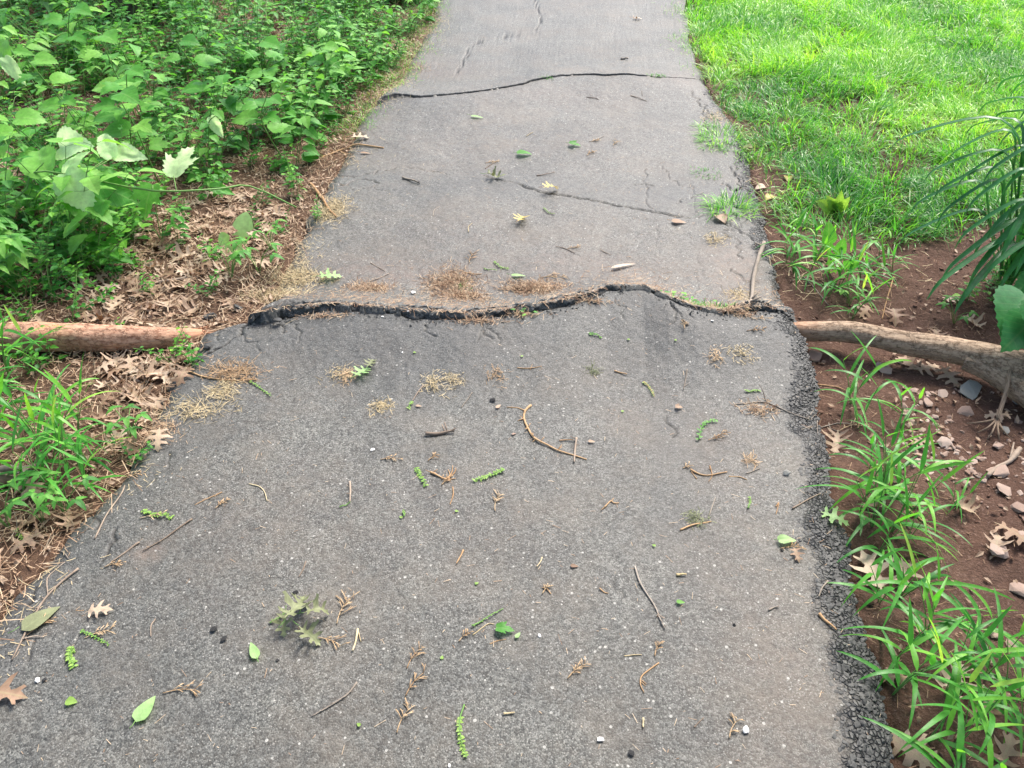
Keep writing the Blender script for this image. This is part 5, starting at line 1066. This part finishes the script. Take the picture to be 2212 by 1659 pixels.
cedars = [(742,1321,1.4,.07,'tan dry feathery sprig left of centre, near the wilted clump'),(386,1496,.2,.06,'looped tan dry sprig at the lower left'),(896,1480,1.1,.06,'tan forked dry sprig at the lower centre'),(893,1425,1.2,.05,'olive forked dry sprig near the lower centre'),(1245,1452,.8,.05,'crossed pale straws near the lower right centre'),(1073,1090,1.5,.05,'reddish brown dry sprig in the centre'),
 (712,1388,-.3,.055,'beige dry sprig touching the wilted leaf clump'),(1482,703,1.3,.05,'tan fan shaped sprig on the right part of the ridge'),(1018,560,1.5,.07,'standing tan dry scrap behind the largest heap'),(840,993,.2,.045,'tan dry sprig on the left half'),(965,1040,1.,.04,'small reddish sprig under the dry fan'),(935,990,.9,.035,'tiny tan sprig near the stubby stick'),(1002,1378,.9,.03,'tiny tan scrap near the lower centre'),
 (245,1222,.4,.04,'orange dry sprig at the end of the shorter dark twig'),(325,1118,.3,.05,'rusty sprig by the bright green sprig on the left'),(210,1372,.5,.05,'rusty dry sprig beside the thin green sprig'),(90,1355,.9,.06,'tan dry sprig beside the olive leaf at the lower left'),(480,1090,1.,.04,'rusty sprig on the left half near the curved pale twig'),(200,1540,.3,.0,''),(870,1560,1.3,.05,'reddish brown sprig near the bottom'),(1557,942,.6,.04,'pale forked scrap near the yellow green sprig'),
 (1583,1578,1.1,.04,'tan forked scrap at the bottom right'),(1705,1185,.2,.045,'tan needles beside the green leaf scrap at the right'),(1275,333,1.,.06,'reddish scrap on the right of the far slab'),(1329,311,1.2,.06,'orange brown star like scrap on the far slab'),(1285,305,.6,.04,'rusty scrap beside the star like one'),(1060,352,.4,.05,'tan seed scrap on the far slab'),(1237,537,.3,.04,'tan scrap behind the ridge near the middle'),(1485,1010,.5,.03,'tiny tan scrap left of the cross twig'),
 (1180,1275,1.,.03,'tiny rust brown scrap in the lower centre'),(1190,600,.2,.08,'reddish dry sprig over the tan needle heap'),(1540,950,.4,.03,'tiny pale scrap under the yellow green sprig'),(130,960,.2,.06,'rusty needles spray on the litter among the lower grass'),(285,1030,.4,.05,'straw sprig at the left path edge by the lower grass'),(1420,1405,1.2,.035,'tiny orange fork below the long bent twig'),(1640,690,.2,.05,'tan shred on the dark right hump'),(1835,925,.5,.08,'tan dry branchlet where the long pale twig ends'),(1630,715,.2,.05,'pale thin scrap on the right hump')]
for u, v, a, s, lab in cedars:
    if s: cedar(u, v, a, s, lab, n=7+rs.randint(5))
# single leaves on the path
flat_leaf(1191,415,40,.085,'oak','yellow_leaf','yellow oak leaf lying over the crack on the far slab', tint=.3, droop=.9)
flat_leaf(1127,479,75,.085,'oak','yellow_leaf','bright yellow oak leaf in the middle of the far slab, nearer one', tint=.8, droop=.7)
flat_leaf(317,1534,80,.062,'oval','mint','pale green oval leaf at the lower left, the larger one')
flat_leaf(549,1408,125,.050,'oval','mint','pale green narrow leaf left of centre, the smaller one', wid=.75)
flat_leaf(1093,1364,0,.042,'maple','weed','small green lobed leaf scrap near the centre bottom', wid=.8, stalk=False)
flat_leaf(1119,1374,60,.018,'oval','mint','tiny green leaf bit beside the lobed scrap', stalk=False)
flat_leaf(91,1338,55,.085,'oval','olive_leaf','dull green folded leaf at the lower left edge', tint=.9, tilt=.25)
flat_leaf(215,1323,10,.06,'oak_b','dry_leaf','pale curled leaf scrap at the lower left', crumple=.2, tint=1.)
flat_leaf(784,808,60,.07,'oak','mint','yellow green oak leaf on the upper left of the near slab', tint=.6)
flat_leaf(802,789,80,.05,'oak','olive_leaf','olive curled oak leaf touching the yellow green one', crumple=.15)
for u, v, a, L, lab in [(648,1330,70,.105,'largest wilted olive oak leaf in the clump at the lower left centre'),(690,1334,20,.075,'wilted olive oak leaf at the right of the clump'),(617,1362,-80,.07,'wilted olive oak leaf at the lower left of the clump'),(672,1382,-30,.08,'wilted olive oak leaf lying apart below the clump'),(655,1306,100,.06,'small wilted leaf at the top of the clump')]:
    flat_leaf(u, v, a, L*.8, 'oak', 'olive_leaf', lab, crumple=.22, cup=.5, droop=.9, tilt=.05)
flat_leaf(1134,336,10,.07,'nettle','weed','green leaf in the middle of the far slab, left one', wid=.8)
flat_leaf(1243,316,-10,.06,'maple','weed','pointed green leaf on the far slab, right one', wid=.9)
flat_leaf(1031,255,-10,.07,'oval','mint','pale green leaf near the far crack', wid=.6)
flat_leaf(1070,385,0,.085,'oak','olive_leaf','dark olive crumpled leaf cluster on the far slab', crumple=.3, cup=.5)
flat_leaf(1466,482,0,.06,'oval','dry_leaf','pale beige leaf at the right of the far slab', tint=1., wid=1.1)
flat_leaf(1559,478,-70,.06,'nettle','dry_leaf','tan leaf beside the lower grass tuft on the right edge', tint=.6)
flat_leaf(779,302,20,.10,'oak_b','dry_leaf','brown oak leaf on the left edge of the far slab')
flat_leaf(790,333,0,.05,'oval','dry_leaf','brown leaf scrap below the pale bent branch', wid=.7)
flat_leaf(1120,598,5,.055,'oval','mint','pale bluish green leaf behind the ridge between the heaps', wid=.55)
flat_leaf(1347,578,30,.11,'oval','dry_leaf','long narrow tan leaf behind the ridge at the right', wid=.28, tint=.8)
flat_leaf(715,603,20,.085,'oak','mint','pale green oak leaf behind the ridge at the left', tint=.3)
flat_leaf(1376,42,0,.07,'oak','dry_leaf','small grey brown leaf far up the path', tint=.7, crumple=.2)
flat_leaf(1719,1203,-80,.045,'oak_b','dry_leaf','small pinkish tan leaf near the right edge of the near slab', tint=.8)
flat_leaf(1701,1171,10,.045,'nettle','mint','small green leaf piece near the right edge', wid=.7)
flat_leaf(1802,1126,-25,.075,'oak','mint','pale green oak leaf on the coarse band')
flat_leaf(13,1506,0,.10,'oak_b','dry_leaf','brown leaf at the lower left edge of the photo', tint=.3)
flat_leaf(156,1518,0,.024,'oval','lime','small yellow green bud at the lower left', wid=1.5, stalk=False)
flat_leaf(905,879,0,.018,'oval','dry_leaf','small pale seed left of centre', tint=1., stalk=False)
flat_leaf(1077,880,60,.022,'oval','dry_leaf','small pale seed beside the curved twig', tint=1., stalk=False)
flat_leaf(1467,882,0,.022,'maple','dry_leaf','tiny rust red leaf scrap at the right', tint=.3, stalk=False)
flat_leaf(1241,1225,0,.02,'oval','dry_leaf','tiny red brown scrap on the near slab', tint=.1, stalk=False)
flat_leaf(1470,1303,0,.02,'oval','weed','tiny dark green leaf at the right of the near slab', stalk=False)
flat_leaf(1278,956,0,.0201,'oval','dry_leaf','tiny tan chip right of the curved twig', tint=.8, stalk=False)
for u, v, lab in [(987,1106,'green round bud in the centre'),(1030,1262,'green round bud below the centre'),(955,1422,'green round bud at the lower centre'),(775,1567,'green round bud near the bottom'),(1412,1180,'green bud at the right of the near slab'),(1345,890,'green bud near the right of the curved twig'),(1357,735,'green bud on the ridge slope at the right'),(1128,771,'green bud on the ridge slope'),(1459,736,'yellow green bud on the right ridge slope'),(896,763,'small green leaf bit on the left ridge slope'),(866,1119,'tiny green bud at the centre left')]:
    flat_leaf(u, v, 30*(u % 7), .010, 'oval', 'lime', lab, wid=1.4, stalk=False, name='bud', cat='bud')
# pale chips, black scraps
for u, v, r, mat, lab in [(892,634,.022,'white_stone','white quartz pebble behind the ridge, left of the heaps'),(805,973,.014,'white_stone','white pebble on the left half of the near slab'),(1610,1580,.018,'white_stone','white oval pebble at the bottom right'),(1699,1025,.022,'grey_stone','flat grey pebble near the coarse band'),(869,762,.008,'white_stone','small white chip on the left ridge slope'),(1539,694,.010,'white_stone','white chip by the crack weed'),(970,1655,.008,'white_stone','white chip at the bottom edge'),(1298,1675,.01,'white_stone','white chip below the frame'),
  (1165,1374,.010,'white_stone','white chip right of the green scrap'),(81,1471,.014,'white_stone','white pebble at the lower left'),(96,1470,.012,'black','black pebble beside the white pebble at the lower left'),(1297,1599,.014,'white_stone','white pebble at the bottom centre right'),(1110,939,.014,'stone','pinkish tan chip near the curved twig'),(882,677,.010,'white_stone','white chip on the lip of the main crack'),(826,685,.009,'white_stone','white chip below the left crack lip'),
  (638,1282,.014,'black','black crumbly scrap above the wilted clump'),(463,1361,.016,'black','black scrap on the left, upper one of a pair'),(484,1382,.015,'black','black scrap on the left, lower one of a pair'),(600,1428,.009,'black','round black pellet by the narrow green leaf'),(1065,866,.018,'black','dark curled scrap above the curved twig'),(1586,1352,.009,'black','dark pellet at the right of the near slab'),(1689,1190,.008,'black','dark pellet near the green leaf piece'),(1356,1716,.01,'black','dark pellet'),(1364,1628,.014,'black','dark scrap at the bottom right centre')]:
    if v < 1656: stone(u, v, r*1.05, mat, lab, name='pebble' if mat != 'black' else 'dark_scrap', flat=.4, sink=.1, cat='pebble' if mat != 'black' else 'scrap')
# lumps of broken asphalt at the left end of the crack
for u, v, r, lab in [(455,690,.045,'dark asphalt lump at the torn root end'),(447,752,.03,'black asphalt lump below the torn root end'),(515,668,.03,'dark asphalt lump at the left end of the crack'),(560,688,.02,'asphalt crumb in the wide left part of the crack'),(600,688,.022,'black crumb in the crack left of its middle'),(345,880,.03,'loose asphalt crumb on the left edge'),(375,840,.035,'loose asphalt lump at the left edge by the tan leaf'),(325,905,.025,'small asphalt crumb on the left edge above the lower grass')]:
    stone(u, v, r*1.4, 'tar_stone', lab, name='asphalt_lump', cat='asphalt lump', flat=.6)

# ---- fine litter too small to count
def litter():
    mb = MB(); N = 4600; y = .5+rs.rand(N)**1.3*7; x = xL(y)+(xR(y)-xL(y))*rs.rand(N); c = fbm(x, y, 3, 3); k = rs.rand(N) < .55+.9*c; x, y = x[k], y[k]; n = len(x); a = rs.rand(n)*6.28
    leaves(mb, np.stack([x, y, TERR(x, y)+.0022], -1), np.stack([np.cos(a), np.sin(a), 0*a], -1), (0, 0, 1), .005+.020*rs.rand(n)**2.5, .0006+.0006*rs.rand(n), 'straw', 3, 0, .3*rs.normal(size=n), 0, np.clip(.2+rs.rand(n), 0, 1))
    tag(mb.build('fine_litter', M['needle']), 'fine tan bits of needle and straw strewn over the path', 'litter', kind='stuff')
    mb = MB(); N = 5200; ci = rs.randint(5, len(CRK[0])-5, N); x = CRK[0][ci]+.004*rs.normal(size=N); off = np.where(rs.rand(N) < .18, rs.normal(size=N)*.006, .06+np.abs(rs.normal(size=N))*.13); y = CRK[1][ci]+.012+off; k = rs.rand(N) < .25+1.1*np.clip(.3+fbm(x, y, 6, 3), 0, 1); x, y = x[k], y[k]; n = len(x); a = rs.normal(size=n)*.9
    leaves(mb, np.stack([x, y, TERR(x, y)+.0015+.003*rs.rand(n)], -1), np.stack([np.cos(a), np.sin(a), .1*rs.normal(size=n)], -1), (0, 0, 1), .006+.028*rs.rand(n)**1.8, .0009+.0007*rs.rand(n), 'straw', 3, 0, .6*rs.normal(size=n), 0, rs.rand(n))
    tag(mb.build('ridge_litter', M['needle']), 'thin smear of needles and straw drifted behind the heaved ridge', 'litter', kind='stuff')
    mb = MB(); N = 5000; y = .8+rs.rand(N)*5.5; x = xL(y)+np.abs(rs.normal(size=N))*.06; k = rs.rand(N) < np.clip(.30+1.3*fbm(x, y, 3, 3), 0, 1)*np.where(y < 2.1, .3, 1); x, y = x[k], y[k]; n = len(x); a = rs.rand(n)*6.28
    leaves(mb, np.stack([x, y, TERR(x, y)+.002+.003*rs.rand(n)], -1), np.stack([np.cos(a), np.sin(a), .1*rs.normal(size=n)], -1), (0, 0, 1), .01+.035*rs.rand(n)**1.8, .0009+.0008*rs.rand(n), 'straw', 3, 0, .6*rs.normal(size=n), 0, .4+.6*rs.rand(n))
    tag(mb.build('edge_litter', M['straw']), 'pale straw drifted along the left edge of the path', 'litter', kind='stuff')
    # soil litter on the left: needles, stalks and leaf crumbs
    mb = MB(); N = 62000; y = .6+rs.rand(N)**1.2*6.5; x = xL(y)+.05-rs.rand(N)**1.3*2.6; k = (x < xL(y)+.03*rs.normal(size=N)+.01) & (x > -.62*y-.8); x, y = x[k], y[k]; n = len(x); a = rs.rand(n)*6.28
    leaves(mb, np.stack([x, y, TERR(x, y)+.003+.020*rs.rand(n)], -1), np.stack([np.cos(a), np.sin(a), .12*rs.normal(size=n)], -1), np.stack([.3*rs.normal(size=n), .3*rs.normal(size=n), np.ones(n)], -1), .015+.06*rs.rand(n)**1.6, .0011+.0010*rs.rand(n), 'straw', 4, 0, .8*rs.normal(size=n), 0, rs.rand(n))
    tag(mb.build('needle_litter', M['needle']), 'reddish brown needles and stalks covering the soil left of the path', 'litter', kind='stuff')
    mb = MB(); N = 15000; y = .6+rs.rand(N)*6; x = xL(y)-rs.rand(N)*2.6; k = (x > -.62*y-.8); x, y = x[k], y[k]; n = len(x); a = rs.rand(n)*6.28
    leaves(mb, np.stack([x, y, TERR(x, y)+.004+.01*rs.rand(n)], -1), np.stack([np.cos(a), np.sin(a), .3*rs.normal(size=n)], -1), np.stack([.5*rs.normal(size=n), .5*rs.normal(size=n), np.ones(n)], -1), .012+.022*rs.rand(n), .012, 'ovate', 3, 1, 1.2*rs.normal(size=n), .3, rs.rand(n))
    tag(mb.build('leaf_crumbs', M['dry_leaf'], None, False), 'crumbled brown leaf fragments covering the soil left of the path', 'leaf litter', kind='stuff')
    mb = MB(); N = 5000; y = .4+rs.rand(N)*5; x = xR(y)+rs.rand(N)**1.2*1.6; k = ~inside(POLY_LAWN, x, y) & (x < .8*y+.6); x, y = x[k], y[k]; n = len(x); a = rs.rand(n)*6.28
    leaves(mb, np.stack([x, y, TERR(x, y)+.002+.006*rs.rand(n)], -1), np.stack([np.cos(a), np.sin(a), .1*rs.normal(size=n)], -1), (0, 0, 1), .01+.05*rs.rand(n)**2, .0013, 'straw', 4, 0, .8*rs.normal(size=n), 0, rs.rand(n)*.6)
    tag(mb.build('soil_litter', M['needle']), 'sparse brown stalks and needles on the bare soil right of the path', 'litter', kind='stuff')
    mb = MB(); N = 1500; y = .4+rs.rand(N)*3.2; x = xR(y)+.03+rs.rand(N)**.8*1.7; k = ~inside(POLY_LAWN, x, y); x, y = x[k], y[k]; n = len(x); a = rs.rand(n)*6.28
    leaves(mb, np.stack([x, y, TERR(x, y)+.004+.006*rs.rand(n)], -1), np.stack([np.cos(a), np.sin(a), .2*rs.normal(size=n)], -1), np.stack([.4*rs.normal(size=n), .4*rs.normal(size=n), np.ones(n)], -1), .010+.022*rs.rand(n), .012, 'ovate', 3, 1, 1.2*rs.normal(size=n), .3, rs.rand(n))
    tag(mb.build('soil_leaf_crumbs', M['dry_leaf'], None, False), 'scattered pale leaf fragments on the bare soil right of the path', 'leaf litter', kind='stuff')
    mb = MB(); N = 9500; y = .4+rs.rand(N)*4.2; x = xR(y)+.02+rs.rand(N)*1.8; k = (fbm(x, y, 3, 3)+.25*rs.normal(size=N) > -.05) & ~inside(POLY_LAWN, x, y); x, y = x[k], y[k]
    for a, b, z in zip(x, y, TERR(x, y)):
        V, F = STN[rs.randint(12)]; r = .002+.008*rs.rand()**3; mb.add(rotz(V, rs.rand()*6.3)*r+(a, b, z+r*.2), F, None, rs.rand())
    tag(mb.build('soil_grit', M['soil_crumb'], None, False), 'fine soil crumbs and grit right of the path', 'grit', kind='stuff')
M['soil_crumb'] = simple_mat('soil_crumb', [(.2, (.08,.043,.031)), (.6, (.17,.105,.08)), (.9, (.36,.27,.22))], .95, 30, 0, .1)
litter()

# ---- fallen oak leaves, one object each
LEAFM = []
def leaf_mesh(i):
    while len(LEAFM) < 9:
        k = len(LEAFM); mb = MB(); lobed(mb, ['oak', 'oak_b', 'oak'][k % 3], (0, -.5, .03), (0, 1, .05*(k % 3)), (0, 0, 1), 1., .95+.1*(k % 2), .15+.2*(k % 4), .10, .5, .07+.03*(k % 3), k*1.7, (-.15, .2, .45)[k % 3])
        V = mb.V[0]; mb.V[0] = V-[0, 0, np.percentile(V[:, 2], 8)]; LEAFM.append(mb.mesh('oak_leaf', M['dry_leaf'], True))
    return LEAFM[i % 9]
def oak(u, v, s, label, group=None, rz=None, dz=.004, tilt=.14):
    p = P(u, v); o = link('oak_leaf', leaf_mesh(rs.randint(9))); o.location = p+Vector((0, 0, dz)); o.scale = (s, s, s); o.rotation_euler = (rs.normal()*tilt, rs.normal()*tilt, rs.rand()*6.28 if rz is None else rz); return tag(o, label, 'leaf', group)
for u, v, s, a, lab in [(1880,1240,.15,1.75,'large beige oak leaf held up by the grass row at the right'),(1945,1248,.12,4.5,'beige oak leaf tucked behind the large one in the grass row'),(1805,960,.11,4.4,'beige oak leaf at the broken edge beside the pale twig'),(1865,678,.11,1.,'curled tan oak leaf above the start of the right root'),(1930,692,.12,4.6,'tan oak leaf leaning on the right root'),(2020,730,.10,1.4,'tan oak leaf behind the thick part of the right root'),
 (1960,790,.12,2.,'tan oak leaf under the right root, nearest the asphalt'),(2000,800,.12,.4,'tan oak leaf under the middle of the right root'),(2050,820,.12,5.,'tan oak leaf under the thick end of the right root'),(2060,1472,.13,.8,'brown oak leaf in the lower right grass'),(1956,1622,.12,2.4,'curled brown oak leaf at the bottom of the grass row'),(2114,1542,.12,4.,'pale brown oak leaf under the lower right grass'),(2170,1625,.10,1.1,'tan leaf near the bottom right corner'),(1935,1475,.09,3.,'brown leaf hidden in the grass row'),
 (2190,1170,.12,5.5,'beige oak leaf at the right edge of the stony soil'),(2080,1100,.09,2.,'beige oak leaf on the soil near the lone sprig'),(1885,1100,.08,3.,'beige leaf below the grass row plants'),(2150,1180,.1,1.2,'tan oak leaf by the large flat stone at the right'),(2190,700,.1,.5,'tan leaf in the shade behind the right root'),(2100,700,.09,2.2,'small tan leaf behind the right root'),(2055,650,.08,.3,'tan leaf on the soil under the arching leaves'),(1985,960,.09,.5,'pale leaf among the stones near the grass row'),(2150,905,.09,3.,'tan leaf beside the hanging rootlet'),
 (345,850,.0,1.,'') ,(330,815,.13,.2,'large pale oak leaf in front of the left root'),(300,865,.11,2.5,'brown oak leaf in the middle of the lower left litter'),(285,800,.12,5.3,'pale beige oak leaf left of the large one below the root'),(395,820,.10,4.7,'flat tan oak leaf at the asphalt edge below the root'),(365,665,.12,2.,'upright brown oak leaf above the torn root end'),(250,655,.10,1.2,'pale brown leaf above the middle of the left root'),(400,560,.12,.5,'tan oak leaf on the litter below the cane'),(440,500,.12,4.,'light brown oak leaf near the dandelion leaf'),(360,600,.11,3.,'brown oak leaf in the centre of the upper left litter'),
 (75,1130,.12,.6,'beige oak leaf at the lower left corner of the litter'),(150,1130,.10,2.,'beige oak leaf beside the lower left path edge'),(60,1180,.10,4.,'tan leaf low at the left edge of the litter'),(70,1060,.12,5.6,'beige oak leaf under the lower left grass'),(260,950,.11,1.,'pale oak leaf on the litter beside the seedling'),(345,960,.09,5.,'brown leaf at the asphalt edge above the lower grass')]:
    if s: oak(u, v, s*(.85 if u > 1000 else .9), lab, None, a-1.57, .008, .2)
for u, v, s, lab in [(95,712,.08,'brown oak leaf lying on the left root near the frame edge'),(180,748,.08,'brown oak leaf leaning on the front of the left root'),(290,742,.07,'brown oak leaf at the front of the left root near its end'),(30,748,.09,'brown oak leaf in front of the left root at the frame edge')]: oak(u, v, s, lab, None, None, .035, .3)
LIT = world_poly([(500,395),(620,420),(600,560),(560,610),(490,660),(440,700),(425,770),(370,835),(320,900),(290,960),(240,1040),(160,1110),(80,1230),(0,1330),(-300,1500),(-500,1300),(-300,700),(0,650),(120,640),(230,590),(300,480)])
zones = [('upper', 'on the bare litter above the left root'), ('lower', 'on the litter below the left root')]
lo, hi = LIT.min(0), LIT.max(0); cnt = 0
while cnt < 215:
    x = lo[0]+(hi[0]-lo[0])*rs.rand(); y = lo[1]+(hi[1]-lo[1])*rs.rand()
    if not inside(LIT, np.array([x]), np.array([y]))[0] or x < -.62*y-.25: continue
    o = link('oak_leaf', leaf_mesh(rs.randint(9))); s = .045+.055*rs.rand(); o.location = (x, y, float(TERR(x, y))-.003+.012*rs.rand()); o.scale = (s, s, s); o.rotation_euler = (rs.normal()*.14, rs.normal()*.14, rs.rand()*6.28); cnt += 1
    e = float(xL(y))-x; big = 'large' if s > .075 else 'small'; z = 'above the left root' if y > 2.35 else 'below the left root'; w = 'next to the asphalt' if e < .25 else 'in the middle of the litter' if e < .7 else 'toward the left edge'
    tag(o, f'{big} dry brown oak leaf {w}, {z}', 'leaf', 'brown oak leaves covering the soil left of the path')
for k in range(40):        # a few among the plants
    u = rs.rand()*900; v = 60+rs.rand()*330
    if v < 300-u*.2 or u < 700-v*.9: oak(u, v, .09+.04*rs.rand(), 'brown oak leaf showing through gaps of the undergrowth', 'brown oak leaves under the undergrowth')
for u, v in [(1612,322),(1640,410),(1702,390),(1660,432)]: flat_leaf(u, v, u % 360, .05, 'nettle', 'yellow_leaf' if u > 1650 else 'dry_leaf', {1612:'rust coloured leaf at the lawn edge, upper right',1640:'small tan leaf on the soil strip beside the asphalt',1702:'yellow leaf on the soil strip, upper one',1660:'yellow leaf on the soil strip, lower one'}[u])

# ---- stones right of the path
for u, v, r, mat, lab in [(1760,773,.055,'stone','smooth pink stone under the start of the right root'),(1909,800,.062,'stone','flat beige stone below the right root'),(2096,846,.085,'grey_stone','largest grey angular stone near the right root'),(2004,872,.038,'stone','pale stone left of the grey one'),(1975,846,.035,'stone','round beige stone by the grass tip'),(2035,852,.04,'stone','beige stone between the round one and the grey one'),(2084,892,.048,'stone','pale flat stone below the grey angular one'),
 (2158,1022,.062,'stone','large pale stone at the right of the stony soil'),(2168,1060,.05,'stone','second large pale stone under the first at the right'),(2040,957,.045,'stone','pale stone in the middle of the stony soil'),(2154,1192,.065,'stone','large flat tan stone on the lower stony soil'),(2205,1280,.055,'stone','pinkish stone at the right edge of the lower soil'),(2155,965,.04,'stone','dark beige stone by the crooked stick'),(2170,930,.035,'grey_stone','grey stone near the rootlet tips'),(2050,1005,.035,'stone','reddish stone above the lone sprig'),
 (1985,1000,.03,'stone','small pale stone beside the grass row'),(2130,800,.03,'stone','beige stone under the side root'),(2195,870,.03,'grey_stone','dark stone at the right edge under the side root'),(2100,1000,.03,'stone','pale stone left of the large pale pair'),(2200,1100,.05,'stone','pale stone at the right edge above the lower soil'),(2205,1160,.04,'stone','pale stone at the right edge beside the flat tan one'),(2185,540+850,.04,'stone','pale stone in the lower right soil'),(2150,1372,.03,'stone','small pale stone in the lower right soil'),(2165,1470,.03,'stone','round tan pebble in the lower right grass')]:
    stone(u, v, r*1.02, mat, lab, flat=.5, sink=.32)
SM = []
for k in range(10): V, F = hull_stone(900+k, .4+.03*k, 16); mb = MB(); mb.add(V*.5, F); SM.append(mb.mesh('stone', M['stone'], False))
SP = world_poly([(1960,830),(2080,800),(2330,850),(2400,1000),(2360,1320),(2200,1250),(2130,1180),(2060,1080),(1990,1010),(1960,930)])
lo, hi = SP.min(0), SP.max(0); cnt = 0
while cnt < 270:
    x = lo[0]+(hi[0]-lo[0])*rs.rand(); y = lo[1]+(hi[1]-lo[1])*rs.rand()
    if cnt > 215: x = 1.05+.75*rs.rand(); y = .9+1.3*rs.rand()
    elif not inside(SP, np.array([x]), np.array([y]))[0] or rs.rand() > .5+fbm(np.array(x), np.array(y), 5, 2)*1.2: continue
    s = .010+.024*rs.rand()**1.8; s = s*.7 if cnt > 215 else s
    o = link('stone', SM[rs.randint(10)]); o.location = (x, y, float(TERR(x, y))-s*.02); o.scale = (s, s*(.75+.4*rs.rand()), s); o.rotation_euler = (rs.normal()*.3, rs.normal()*.3, rs.rand()*6.28); cnt += 1
    w = 'just below the right root' if y > 1.95 else 'in the middle of the stony soil' if y > 1.55 else 'on the soil of the lower right'
    tag(o, ('coarse' if s > .020 else 'small')+' pale pinkish gravel stone '+w, 'stone', 'gravel stones on the soil right of the path')
